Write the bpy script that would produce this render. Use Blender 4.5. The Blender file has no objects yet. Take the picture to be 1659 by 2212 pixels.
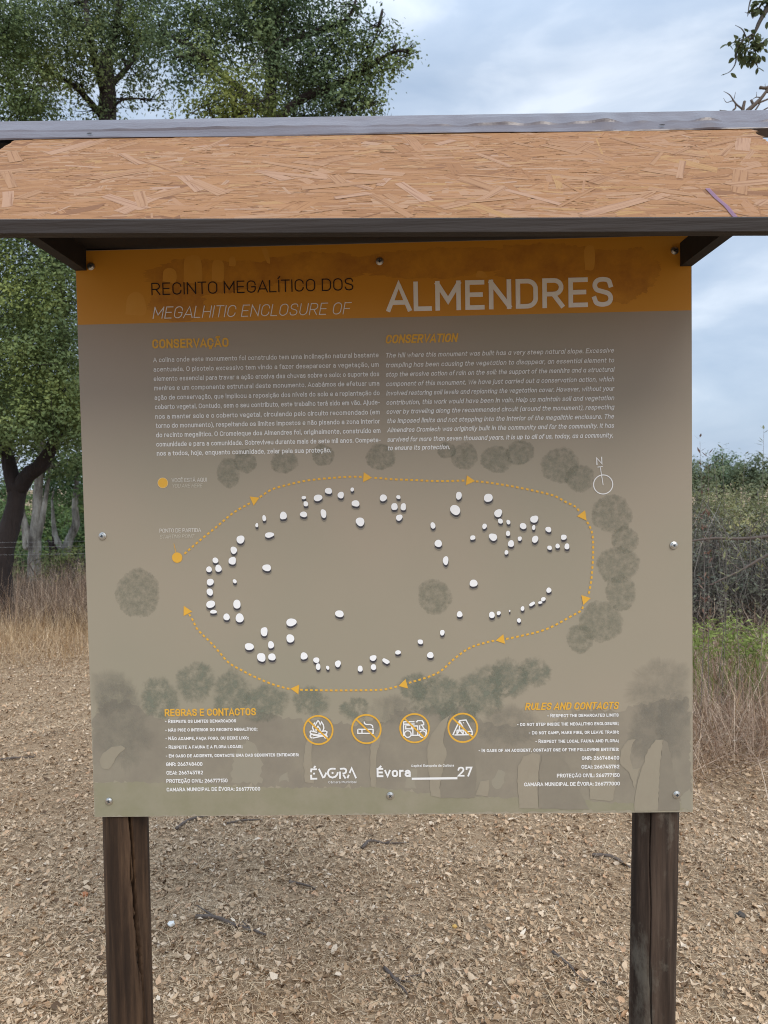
import bpy, math, random
import numpy as np
from math import radians as RAD, sin, cos, pi

# ------------------------------------------------------------------ camera, light, exposure
S = bpy.context.scene
COL = S.collection
cam_d = bpy.data.cameras.new('camera'); cam = bpy.data.objects.new('camera', cam_d); COL.objects.link(cam)
cam_d.sensor_fit = 'VERTICAL'; cam_d.sensor_height = 32.0; cam_d.sensor_width = 24.0
cam_d.lens = 1661.0 / 2212.0 * 32.0
cam_d.clip_start = 0.02; cam_d.clip_end = 2000
cam.location = (0.03357, -1.51546, 1.54928)
from mathutils import Matrix
cam.rotation_euler = (Matrix.Rotation(0.023825, 3, 'Z') @ Matrix.Rotation(-0.040839, 3, 'X') @ Matrix.Rotation(0.018649, 3, 'Y') @ Matrix.Rotation(pi / 2, 3, 'X')).to_euler()
cam_d.dof.use_dof = True; cam_d.dof.focus_distance = 1.55; cam_d.dof.aperture_fstop = 9.0
S.camera = cam

SUN_EL, SUN_AZ = RAD(41), RAD(152)      # azimuth clockwise from +Y: behind the viewer, to the right
w = bpy.data.worlds.new('World'); S.world = w; w.use_nodes = True
def world():
    nt = w.node_tree; N = nt.nodes; Lk = nt.links; N.clear()
    out = N.new('ShaderNodeOutputWorld'); bg = N.new('ShaderNodeBackground'); bg.inputs[1].default_value = 0.1
    sky = N.new('ShaderNodeTexSky'); sky.sky_type = 'NISHITA'; sky.sun_disc = False
    sky.sun_elevation = SUN_EL; sky.sun_rotation = SUN_AZ; sky.air_density = 1.0; sky.dust_density = 2.0
    tc = N.new('ShaderNodeTexCoord')
    mp = N.new('ShaderNodeMapping'); mp.inputs['Scale'].default_value = (1, 1, 2.7); mp.inputs['Location'].default_value = (3.1, .7, .2)
    no = N.new('ShaderNodeTexNoise'); no.inputs['Scale'].default_value = 5.0; no.inputs['Detail'].default_value = 8; no.inputs['Roughness'].default_value = .5
    no.inputs['Distortion'].default_value = .3
    Lk.new(tc.outputs['Generated'], mp.inputs['Vector']); Lk.new(mp.outputs[0], no.inputs['Vector'])
    # cloud tone: blue grey undersides to bright white
    cr = N.new('ShaderNodeValToRGB'); e = cr.color_ramp.elements
    e[0].position = .32; e[0].color = (3.25, 4.1, 5.35, 1); e[1].position = .72; e[1].color = (6.2, 6.8, 7.6, 1)
    m = cr.color_ramp.elements.new(.5); m.color = (4.0, 4.8, 5.95, 1)
    Lk.new(no.outputs['Fac'], cr.inputs[0])
    mx = N.new('ShaderNodeMix'); mx.data_type = 'RGBA'; mx.inputs['Factor'].default_value = .86
    Lk.new(sky.outputs[0], mx.inputs['A']); Lk.new(cr.outputs[0], mx.inputs['B'])
    # overcast skies are brightest overhead
    sx = N.new('ShaderNodeSeparateXYZ'); Lk.new(tc.outputs['Generated'], sx.inputs[0])
    mr = N.new('ShaderNodeMapRange'); mr.inputs['From Min'].default_value = .45; mr.inputs['From Max'].default_value = 1.0
    mr.inputs['To Min'].default_value = 1.0; mr.inputs['To Max'].default_value = 2.45
    Lk.new(sx.outputs['Z'], mr.inputs['Value'])
    ml = N.new('ShaderNodeVectorMath'); ml.operation = 'SCALE'
    Lk.new(mx.outputs['Result'], ml.inputs[0]); Lk.new(mr.outputs[0], ml.inputs['Scale'])
    Lk.new(ml.outputs[0], bg.inputs[0]); Lk.new(bg.outputs[0], out.inputs[0])
world()
sd = bpy.data.lights.new('sun', 'SUN'); sd.energy = 1.35; sd.angle = RAD(32); sd.color = (1, .93, .84)
so = bpy.data.objects.new('sun', sd); COL.objects.link(so)
so.rotation_euler = (pi / 2 - SUN_EL, 0, pi - SUN_AZ)
S.view_settings.view_transform = 'Standard'; S.view_settings.look = 'None'
S.view_settings.exposure = 0.60; S.view_settings.gamma = 1.0
S.cycles.max_bounces = 8; S.cycles.transparent_max_bounces = 16; S.cycles.use_denoising = True; S.cycles.denoising_prefilter = 'NONE'; S.cycles.filter_width = 1.05

# ------------------------------------------------------------------ measured layout (metres)
TEXT = [('body_pt', 'A colina onde este monumento foi construído tem uma inclinação natural bastante', -0.4516, -0.0075, 0.9105, 0.0093, {'w': 0.145}), ('body_pt', 'acentuada. O pisoteio excessivo tem vindo a fazer desaparecer a vegetação, um', -0.4514, -0.0075, 0.8919, 0.0093, {'w': 0.145}), ('body_pt', 'elemento essencial para travar a ação erosiva das chuvas sobre o solo: o suporte dos', -0.4515, -0.007, 0.8736, 0.0094, {'w': 0.145}), ('body_pt', 'menires e um componente estrutural deste monumento. Acabámos de efetuar uma', -0.4513, -0.007, 0.8554, 0.0093, {'w': 0.145}), ('body_pt', 'ação de conservação, que implicou a reposição dos níveis do solo e a replantação do', -0.451, -0.0069, 0.8367, 0.0093, {'w': 0.145}), ('body_pt', 'coberto vegetal. Contudo, sem o seu contributo, este trabalho terá sido em vão. Ajude-', -0.4508, -0.0068, 0.8184, 0.0094, {'w': 0.145}), ('body_pt', 'nos a manter solo e o coberto vegetal, circulando pelo circuito recomendado (em', -0.4505, -0.0072, 0.7993, 0.0094, {'w': 0.145}), ('body_pt', 'torno do monumento), respeitando os limites impostos e não pisando a zona interior', -0.4503, -0.0071, 0.7814, 0.0093, {'w': 0.145}), ('body_pt', 'do recinto megalítico. O Cromeleque dos Almendres foi, originalmente, construído em', -0.45, -0.0067, 0.763, 0.0094, {'w': 0.145}), ('body_pt', 'comunidade e para a comunidade. Sobreviveu durante mais de sete mil anos. Compete-', -0.4502, -0.0066, 0.7447, 0.0094, {'w': 0.145}), ('body_pt', 'nos a todos, hoje, enquanto comunidade, zelar pela sua proteção.', -0.4499, -0.1047, 0.7267, 0.0094, {'w': 0.145}), ('body_en', 'The hill where this monument was built has a very steep natural slope. Excessive', 0.0058, 0.4505, 0.9092, 0.0092, {'w': 0.145, 'sh': 0.2}), ('body_en', 'trampling has been causing the vegetation to disappear, an essential element to', 0.0059, 0.4507, 0.8903, 0.0092, {'w': 0.145, 'sh': 0.2}), ('body_en', 'stop the erosive action of rain on the soil: the support of the menhirs and a structural', 0.006, 0.4506, 0.8722, 0.0093, {'w': 0.145, 'sh': 0.2}), ('body_en', 'component of this monument. We have just carried out a conservation action, which', 0.006, 0.4505, 0.8537, 0.0093, {'w': 0.145, 'sh': 0.2}), ('body_en', 'involved restoring soil levels and replanting the vegetation cover. However, without your', 0.0061, 0.4504, 0.8356, 0.0092, {'w': 0.145, 'sh': 0.2}), ('body_en', 'contribution, this work would have been in vain. Help us maintain soil and vegetation', 0.0058, 0.4503, 0.8174, 0.0093, {'w': 0.145, 'sh': 0.2}), ('body_en', 'cover by traveling along the recommended circuit (around the monument), respecting', 0.0058, 0.4502, 0.7997, 0.0092, {'w': 0.145, 'sh': 0.2}), ('body_en', 'the imposed limits and not stepping into the interior of the megalithic enclosure. The', 0.0063, 0.4497, 0.7815, 0.0093, {'w': 0.145, 'sh': 0.2}), ('body_en', 'Almendres Cromlech was originally built in the community and for the community. It has', 0.0064, 0.4495, 0.7637, 0.0093, {'w': 0.145, 'sh': 0.2}), ('body_en', 'survived for more than seven thousand years. It is up to all of us, today, as a community,', 0.0064, 0.4482, 0.745, 0.0093, {'w': 0.145, 'sh': 0.2}), ('body_en', 'to ensure its protection.', 0.0065, 0.1298, 0.7284, 0.0093, {'w': 0.145, 'sh': 0.2}), ('title_pt', 'RECINTO MEGALÍTICO DOS', -0.4508, -0.0543, 1.0411, 0.024, {'w': 0.088}), ('title_en', 'MEGALHITIC ENCLOSURE OF', -0.4502, -0.0585, 0.9952, 0.0233, {'w': 0.075, 'sh': 0.21}), ('title_big', 'ALMENDRES', 0.0103, 0.4482, 0.998, 0.057, {'w': 0.155}), ('head_pt', 'CONSERVAÇÃO', -0.452, -0.3019, 0.9372, 0.0181, {'w': 0.19}), ('head_en', 'CONSERVATION', 0.0063, 0.1475, 0.9365, 0.0172, {'w': 0.19, 'sh': 0.21}), ('map_label_here', 'VOCÊ ESTÁ AQUI', -0.422, -0.3525, 0.6737, 0.0079, {'w': 0.1}), ('map_label_here', 'YOU ARE HERE', -0.4219, -0.3608, 0.6626, 0.0075, {'w': 0.085, 'sh': 0.21, 'c': 'dim'}), ('map_label_start', 'PONTO DE PARTIDA', -0.4493, -0.3665, 0.5741, 0.0079, {'w': 0.1}), ('map_label_start', 'STARTING POINT', -0.4492, -0.38, 0.5622, 0.0075, {'w': 0.085, 'sh': 0.21, 'c': 'dim'}), ('rules_head_pt', 'REGRAS E CONTACTOS', -0.4498, -0.2668, 0.2047, 0.0149, {'w': 0.18}), ('rules_pt', '- Respeite os limites demarcados', -0.4498, -0.3068, 0.1909, 0.0073, {'w': 0.18, 'sc': 1}), ('rules_pt', '- não pise o interior do recinto megalítico;', -0.4499, -0.2644, 0.1735, 0.0073, {'w': 0.18, 'sc': 1}), ('rules_pt', '- Não acampe, faça fogo, ou deixe lixo;', -0.45, -0.2824, 0.1561, 0.0073, {'w': 0.18, 'sc': 1}), ('rules_pt', '- Respeite a fauna e a flora locais;', -0.4502, -0.2953, 0.1386, 0.0073, {'w': 0.18, 'sc': 1}), ('rules_pt', '- Em caso de acidente, contacte uma das seguintes entidades:', -0.4503, -0.1824, 0.1208, 0.0073, {'w': 0.18, 'sc': 1}), ('rules_pt', 'GNR: 266748400', -0.4504, -0.3771, 0.1033, 0.0077, {'w': 0.18}), ('rules_pt', 'CEAI: 266745782', -0.4502, -0.3764, 0.0858, 0.0077, {'w': 0.18}), ('rules_pt', 'PROTEÇÃO CIVIL: 266777150', -0.4507, -0.3273, 0.0691, 0.0077, {'w': 0.18}), ('rules_pt', 'CAMARA MUNICIPAL DE ÉVORA: 266777000', -0.4508, -0.2618, 0.0516, 0.0077, {'w': 0.18}), ('rules_head_en', 'RULES AND CONTACTS', 0.2698, 0.4551, 0.2088, 0.0148, {'w': 0.18, 'sh': 0.21}), ('rules_en', '- Respect the demarcated limits', 0.3141, 0.4542, 0.1939, 0.0072, {'w': 0.18, 'sc': 1}), ('rules_en', '- do not step inside the megalithic enclosure;', 0.2541, 0.4541, 0.177, 0.0072, {'w': 0.18, 'sc': 1}), ('rules_en', '- Do not camp, make fire, or leave trash;', 0.2772, 0.4544, 0.1599, 0.0072, {'w': 0.18, 'sc': 1}), ('rules_en', '- Respect the local fauna and flora;', 0.29, 0.4543, 0.1425, 0.0072, {'w': 0.18, 'sc': 1}), ('rules_en', '- In case of an accident, contact one of the following entities:', 0.1772, 0.4546, 0.1252, 0.0073, {'w': 0.18, 'sc': 1}), ('rules_en', 'GNR: 266748400', 0.3814, 0.4549, 0.1075, 0.0076, {'w': 0.18}), ('rules_en', 'CEAI: 266745782', 0.3805, 0.4551, 0.0898, 0.0076, {'w': 0.18}), ('rules_en', 'PROTEÇÃO CIVIL: 266777150', 0.3319, 0.4554, 0.0726, 0.0076, {'w': 0.18}), ('rules_en', 'CAMARA MUNICIPAL DE ÉVORA: 266777000', 0.2669, 0.4557, 0.0555, 0.0076, {'w': 0.18}), ('logo_city', 'Câmara Municipal', -0.1239, -0.0681, 0.0651, 0.0047, {'w': 0.12}), ('logo_culture', 'Évora', -0.0268, 0.0408, 0.0766, 0.0189, {'w': 0.205}), ('logo_culture', 'Capital Europeia da Cultura', 0.0424, 0.1276, 0.0968, 0.0048, {'w': 0.17}), ('logo_culture', '27', 0.1347, 0.164, 0.0763, 0.0199, {'w': 0.17})]
STONES = [(-0.255,0.5858,0.0032,0.0039,0),(-0.24,0.5994,0.004,0.0055,0),(-0.2019,0.6038,0.0063,0.0082,0),(-0.1604,0.6386,0.0043,0.0032,0),(-0.1568,0.6263,0.0048,0.0047,0),(-0.1616,0.6055,0.0067,0.0059,0),(-0.1324,0.6377,0.0082,0.0067,0),(-0.1113,0.651,0.0067,0.0063,0),(-0.1221,0.6064,0.0055,0.0083,0),(-0.0871,0.6423,0.0063,0.0063,0),(-0.0644,0.6529,0.0035,0.0039,0),(-0.0583,0.6253,0.0071,0.0067,0),(-0.05,0.589,0.0083,0.0087,0),(-0.0035,0.6353,0.0067,0.007,0),(0.0264,0.6363,0.0039,0.0039,0),(0.0182,0.6177,0.0059,0.0071,0),(0.0358,0.6169,0.0055,0.0066,0),(0.0272,0.5959,0.0063,0.0059,0),(-0.2305,0.566,0.0087,0.0055,0),(-0.2882,0.5579,0.0079,0.0079,0),(-0.3023,0.5368,0.0064,0.0072,0),(-0.3056,0.5158,0.0075,0.0072,0),(-0.3394,0.5171,0.006,0.0055,0),(-0.3526,0.4995,0.0059,0.0056,0),(-0.3339,0.5011,0.0068,0.0067,0),(-0.351,0.474,0.0068,0.0068,0),(-0.302,0.4748,0.004,0.004,0),(-0.3523,0.4541,0.006,0.0072,0),(-0.3514,0.4297,0.0084,0.0075,0),(-0.3462,0.4145,0.0063,0.004,0),(-0.2988,0.429,0.0076,0.0084,0),(-0.3202,0.4037,0.006,0.0072,0),(-0.294,0.4013,0.0084,0.0087,0),(-0.2373,0.5008,0.0083,0.0068,0),(-0.0948,0.4068,0.008,0.0071,0),(-0.1911,0.3911,0.0099,0.008,0),(-0.1939,0.3588,0.008,0.008,0),(-0.2457,0.3731,0.0068,0.0088,0),(-0.2328,0.3465,0.006,0.0072,0),(-0.2763,0.3435,0.0091,0.0068,0),(-0.2526,0.3216,0.008,0.0088,0),(-0.2314,0.3221,0.0072,0.0072,0),(-0.1673,0.3232,0.0068,0.0072,0),(-0.1428,0.3145,0.006,0.0056,0),(-0.1395,0.3013,0.0044,0.0068,0),(-0.1205,0.299,0.0032,0.004,0),(-0.1,0.3067,0.0059,0.0068,0),(-0.0558,0.2962,0.0052,0.0056,0),(-0.0296,0.3174,0.0067,0.0056,0),(-0.0292,0.299,0.0052,0.006,0),(-0.0044,0.3107,0.0075,0.004,-35),(0.0201,0.3279,0.0055,0.0044,0),(0.1451,0.637,0.0055,0.0078,0),(0.1377,0.609,0.0094,0.0102,0),(0.2028,0.6317,0.0082,0.0082,0),(0.2219,0.6012,0.0078,0.0074,0),(0.226,0.5855,0.0047,0.0047,0),(0.2416,0.5832,0.0039,0.0043,0),(0.1947,0.5758,0.0043,0.0055,0),(0.2406,0.5609,0.0043,0.0051,0),(0.1713,0.5538,0.0047,0.0047,0),(0.2112,0.5543,0.0078,0.0071,0),(0.0934,0.5791,0.0051,0.0059,0),(0.1034,0.5435,0.007,0.0074,0),(0.1174,0.5094,0.0055,0.0086,0),(0.1716,0.4636,0.0075,0.0071,0),(0.2462,0.5408,0.0062,0.0063,0),(0.2635,0.5503,0.0039,0.0043,0),(0.237,0.5236,0.0035,0.0047,0),(0.2704,0.5749,0.0062,0.0063,0),(0.2923,0.5882,0.0078,0.0066,0),(0.291,0.5718,0.0035,0.0047,0),(0.2935,0.5486,0.0062,0.0067,0),(0.3198,0.5674,0.0054,0.0055,0),(0.3496,0.5516,0.0054,0.0051,0),(0.3218,0.5313,0.0042,0.0044,0),(0.3374,0.5345,0.0046,0.0043,0),(0.3557,0.5334,0.005,0.0055,0),(0.3194,0.4475,0.0047,0.0055,0),(0.3083,0.4299,0.0046,0.004,0),(0.3023,0.4233,0.0039,0.0028,0),(0.2863,0.4207,0.0062,0.0031,35),(0.2674,0.4119,0.0039,0.0043,0),(0.2601,0.3883,0.0039,0.0044,0),(0.2419,0.4076,0.0015,0.002,0),(0.2203,0.4035,0.0039,0.0039,0),(0.2069,0.4001,0.0059,0.0059,0),(0.1433,0.4023,0.0059,0.0056,0),(0.1085,0.3662,0.0043,0.0055,0),(0.0648,0.3485,0.0051,0.0047,0),(0.0841,0.3216,0.0067,0.006,0)]
ROUTE = [[(-0.4028,0.5297),(-0.3701,0.5569),(-0.3376,0.5821),(-0.3011,0.6111),(-0.2657,0.6306)],[(-0.2497,0.6398),(-0.2228,0.6562),(-0.185,0.6661),(-0.1533,0.6722),(-0.1139,0.6758),(-0.0667,0.6781),(-0.0431,0.6772)],[(-0.0227,0.6753),(-0.0079,0.6742),(0.0162,0.6715),(0.0514,0.6697),(0.1061,0.6663),(0.1588,0.6665)],[(0.1764,0.6646),(0.1958,0.6627),(0.2425,0.6548),(0.2968,0.6429),(0.3317,0.6333),(0.3549,0.6203),(0.3723,0.6118),(0.3811,0.6011)],[(0.3942,0.5833),(0.3991,0.5746),(0.4056,0.5569),(0.4069,0.5255),(0.4051,0.4902),(0.4022,0.4627),(0.3973,0.4372)],[(0.387,0.4165),(0.3822,0.4059),(0.3646,0.3963),(0.3292,0.377),(0.3017,0.3663),(0.2625,0.3573),(0.2318,0.3514)],[(0.2133,0.3489),(0.2015,0.3471),(0.1639,0.3357),(0.1321,0.3142),(0.1041,0.2894),(0.0763,0.277),(0.0385,0.2659)],[(0.019,0.2601),(-0.0033,0.2544),(-0.0178,0.2533),(-0.0436,0.2528),(-0.1071,0.2532),(-0.1629,0.2546),(-0.1788,0.2556)],[(-0.1955,0.2579),(-0.2026,0.2583),(-0.2324,0.2675),(-0.2659,0.282),(-0.2896,0.2944),(-0.3171,0.3108),(-0.3365,0.3331),(-0.352,0.3514),(-0.3792,0.3798),(-0.3867,0.3959),(-0.3962,0.4128)]]
ARROWS = [(-0.2485,0.6401,-0.2641,0.6337),(-0.0247,0.6753,-0.0419,0.6768),(0.1775,0.665,0.1604,0.6669),(0.3946,0.5833,0.3838,0.5983),(0.3866,0.4173,0.3922,0.4337),(0.2137,0.3489,0.2306,0.3518),(0.0198,0.2605,0.0365,0.2647),(-0.1959,0.2579,-0.1792,0.256),(-0.4054,0.4273,-0.3975,0.4112)]
DOTS = [(-0.4399,0.6728),(-0.4157,0.5239)]
DOTR = 0.0104
LEADER = [(-0.4216,0.5522),(-0.4178,0.5335)]
COMPASS = [(0.4272,0.6537),(0.4458,0.6534),(0.4217,0.6885),(0.4272,0.6526),(0.4163,0.6878),(0.4271,0.6891)]
NORTH = [[(0.4155,0.6921),(0.4149,0.7057),(0.4252,0.6942),(0.4245,0.7078)]]
CANOPY = [(-0.497,0.4535,0.046,0.048),(-0.3089,0.6901,0.0237,0.0295),(-0.2747,0.713,0.0229,0.0243),(-0.1978,0.7096,0.0268,0.0236),(-0.1208,0.7218,0.0228,0.0215),(-0.0071,0.7157,0.0306,0.0254),(0.1576,0.7138,0.0253,0.0273),(0.1226,0.7261,0.0195,0.0156),(0.2198,0.7067,0.0318,0.0265),(0.2666,0.7194,0.0279,0.0241),(0.3439,0.6927,0.0387,0.0343),(0.3824,0.6666,0.0279,0.028),(0.4439,0.5953,0.041,0.0371),(0.4688,0.5441,0.0279,0.0274),(0.4549,0.4953,0.0408,0.0373),(0.4604,0.4402,0.0295,0.0363),(0.4211,0.3836,0.0421,0.0427),(0.3798,0.3506,0.0274,0.0286),(0.0946,0.4379,0.0339,0.0357)]
GROVE = [(-0.5559,0.2508,0.0484,0.0485,1),(-0.5379,0.1858,0.0605,0.0812,1),(-0.4595,0.2416,0.0402,0.0404,0),(-0.3863,0.2729,0.0393,0.0403,0),(-0.3148,0.2479,0.0392,0.0464,0),(-0.2473,0.2289,0.0459,0.0382,0),(-0.1554,0.2319,0.0366,0.0302,0),(-0.0682,0.2148,0.0287,0.025,0),(0.0078,0.2119,0.0436,0.0322,1),(0.2891,0.2844,0.0314,0.0319,0),(0.1904,0.2497,0.0519,0.048,0),(0.2379,0.2711,0.0432,0.0379,0),(0.0994,0.2388,0.0553,0.044,0),(0.0522,0.2594,0.0337,0.026,0),(0.1384,0.2023,0.0395,0.028,0),(0.2367,0.1772,0.0591,0.0442,1),(0.5354,0.2455,0.0643,0.0597,1),(0.5624,0.1735,0.0371,0.0599,1),(0.5077,0.1622,0.0351,0.052,1)]
WOOD = [(-0.6025,0.0705),(-0.5993,0.1865),(-0.5685,0.2348),(-0.516,0.2382),(-0.4886,0.2136),(-0.4488,0.197),(-0.3718,0.2163),(-0.3478,0.216),(-0.3239,0.2077),(-0.2677,0.211),(-0.2279,0.2066),(-0.1962,0.1941),(-0.1682,0.1938),(-0.1323,0.1954),(-0.1086,0.1851),(-0.0488,0.1884),(-0.0188,0.1961),(-0.0165,0.184),(0.0197,0.2117),(0.0792,0.215),(0.1505,0.2182),(0.1817,0.1898),(0.221,0.1773),(0.2604,0.1769),(0.3392,0.188),(0.3787,0.2075),(0.4101,0.2112),(0.457,0.2026),(0.5353,0.2256),(0.5949,0.2249),(0.5956,0.0251),(0.4834,0.012),(0.3968,0.0188),(0.2389,0.0283),(0.1597,0.033),(0.0724,0.0395),(-0.019,0.0509),(-0.0715,0.0522),(-0.2316,0.0549),(-0.3843,0.0616),(-0.473,0.0665)]
GRASSP = [(-0.6,0.0717),(-0.4729,0.0693),(-0.3842,0.0644),(-0.2315,0.0569),(-0.0714,0.055),(-0.019,0.0541),(0.0724,0.0427),(0.1598,0.0363),(0.239,0.0315),(0.3969,0.0237),(0.4834,0.0173),(0.5737,0.0173),(0.5956,0.0191),(0.596,0.0042),(0.0314,0.0026),(-0.5968,0.0005),(-0.5988,0.001)]
GAPS = [[(-0.3196,0.0691),(-0.3166,0.1064),(-0.3099,0.1307),(-0.2975,0.1467),(-0.2844,0.1555),(-0.2694,0.1464),(-0.2639,0.1262),(-0.2564,0.1058),(-0.2608,0.0896),(-0.2586,0.0669)],[(0.0289,0.0545),(0.0283,0.0686),(0.0455,0.0947),(0.0554,0.0926),(0.0527,0.0542)],[(0.2056,0.0528),(0.2038,0.069),(0.2159,0.089),(0.2277,0.0849),(0.2295,0.0647),(0.2195,0.0547)],[(0.5756,0.0084),(0.5757,0.0293),(0.5953,0.0492),(0.5956,0.0082)],[(-0.2232,0.0682),(-0.2208,0.0852),(-0.2067,0.0891),(-0.204,0.068)]]
MENHIRS = [[(-0.5855,0.1152),(-0.5781,0.1314),(-0.5595,0.1434),(-0.5412,0.1461),(-0.5312,0.1411),(-0.5458,0.1291),(-0.5564,0.1129),(-0.5671,0.0975),(-0.5812,0.1009)],[(-0.1711,0.0677),(-0.1735,0.105),(-0.1694,0.1413),(-0.161,0.1614),(-0.1507,0.1754),(-0.1427,0.1754),(-0.1532,0.1533),(-0.1578,0.1251),(-0.1565,0.0927),(-0.1532,0.0651)],[(-0.0394,0.0583),(-0.0404,0.0875),(-0.0387,0.1359),(-0.0294,0.164),(-0.015,0.188),(-0.0177,0.1518),(-0.0262,0.1237),(-0.0289,0.0874),(-0.0283,0.055)],[(0.0803,0.0378),(0.0789,0.0702),(0.0743,0.1106),(0.076,0.1388),(0.0843,0.1628),(0.1025,0.1867),(0.1205,0.2005),(0.1123,0.1786),(0.1059,0.1505),(0.1135,0.1263),(0.1049,0.0861),(0.0985,0.0538),(0.1001,0.0336)],[(0.2565,0.012),(0.2531,0.0604),(0.2555,0.0967),(0.2656,0.1147),(0.2835,0.1225),(0.2992,0.1183),(0.2949,0.0842),(0.2925,0.048),(0.2941,0.0096)],[(0.3969,0.0269),(0.3954,0.0832),(0.4015,0.1113),(0.4134,0.1272),(0.4369,0.1289),(0.4486,0.1148),(0.4463,0.0506),(0.4422,0.0245)],[(0.4564,0.0987),(0.4585,0.1267),(0.4723,0.1466),(0.488,0.1484),(0.4801,0.1345),(0.4761,0.1145),(0.4818,0.0884),(0.4956,0.0903),(0.4896,0.0703),(0.4855,0.0502),(0.4739,0.0825)],[(0.4841,0.0032),(0.4855,0.0341),(0.4955,0.0782),(0.5114,0.1261),(0.5271,0.146),(0.5408,0.1466),(0.5368,0.1059),(0.5326,0.0458),(0.5305,0.0036)],[(0.1697,0.0386),(0.18,0.0652),(0.1959,0.0691),(0.1976,0.0529),(0.1935,0.0352)]]
STONEBACKS = [[(0.2941,0.0096),(0.2969,0.0842),(0.3031,0.1171),(0.3307,0.118),(0.3542,0.0997),(0.3618,0.0715),(0.3773,0.0432),(0.3948,0.0068)],[(0.5305,0.0032),(0.5326,0.0458),(0.5368,0.1059),(0.542,0.1466),(0.5506,0.1417),(0.5621,0.0816),(0.5737,0.0293),(0.5748,0.0044)],[(0.1001,0.0336),(0.0985,0.0538),(0.1049,0.0861),(0.1135,0.1263),(0.1067,0.1505),(0.1143,0.1785),(0.1213,0.2005),(0.15,0.1862),(0.169,0.1297),(0.1721,0.0693),(0.1676,0.033)]]
HEADLIGHT = [[(-0.4283,1.0678),(-0.4257,1.0878),(-0.4133,1.0935),(-0.4013,1.0852),(-0.4039,1.0652)],[(-0.3868,1.0648),(-0.3843,1.1068),(-0.3739,1.1153),(-0.3576,1.1153),(-0.3507,1.1019),(-0.3499,1.0699),(-0.3551,1.062)],[(-0.3313,1.0674),(-0.3287,1.1014),(-0.3172,1.1059),(-0.3072,1.0988),(-0.3094,1.0649)],[(-0.2972,1.0946),(-0.2947,1.1105),(-0.2854,1.1103),(-0.2842,1.0943)],[(-0.222,1.0987),(-0.2314,1.1248),(-0.2213,1.1258),(-0.2159,1.0985)],[(-0.504,1.0053),(-0.4988,1.0374),(-0.4821,1.0491),(-0.4661,1.0366),(-0.4651,1.0044)],[(0.3959,1.0693),(0.3942,1.1069),(0.4062,1.1165),(0.4141,1.1064),(0.4118,1.0709)],[(0.1842,1.0607),(0.1884,1.0725),(0.2004,1.0702),(0.2062,1.0594)]]
HEADDARK = [[(-0.4539,1.0985),(-0.4512,1.1204),(-0.431,1.1119),(-0.3939,1.127),(-0.3288,1.1261),(-0.2843,1.1202),(-0.2314,1.1268),(-0.2281,1.0968),(-0.2809,1.0942),(-0.3378,1.0976),(-0.3949,1.095)],[(0.3482,1.0745),(0.3526,1.1198),(0.3924,1.1267),(0.4201,1.1181),(0.4479,1.1134),(0.4638,1.1229),(0.4914,1.0966),(0.4952,1.0767),(0.4476,1.0681),(0.42,1.0984),(0.4118,1.067)],[(-0.0244,1.0838),(-0.0196,1.1194),(0.097,1.1244),(0.2251,1.1251),(0.3526,1.1257),(0.3482,1.0804),(0.2166,1.0897),(0.0963,1.0847)]]
BAND = 0.9872
SCREWS = [(-0.5688,1.0998),(-0.002,1.0955),(0.5673,1.1015),(-0.5638,0.5693),(0.5637,0.5319),(-0.5688,0.0329),(-0.0006,0.0392),(0.5676,0.0359)]
SIGNC = [(-0.1419,0.1735),(-0.0458,0.1744),(0.0503,0.1751),(0.1463,0.1748)]
SIGNR = 0.0287
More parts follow.
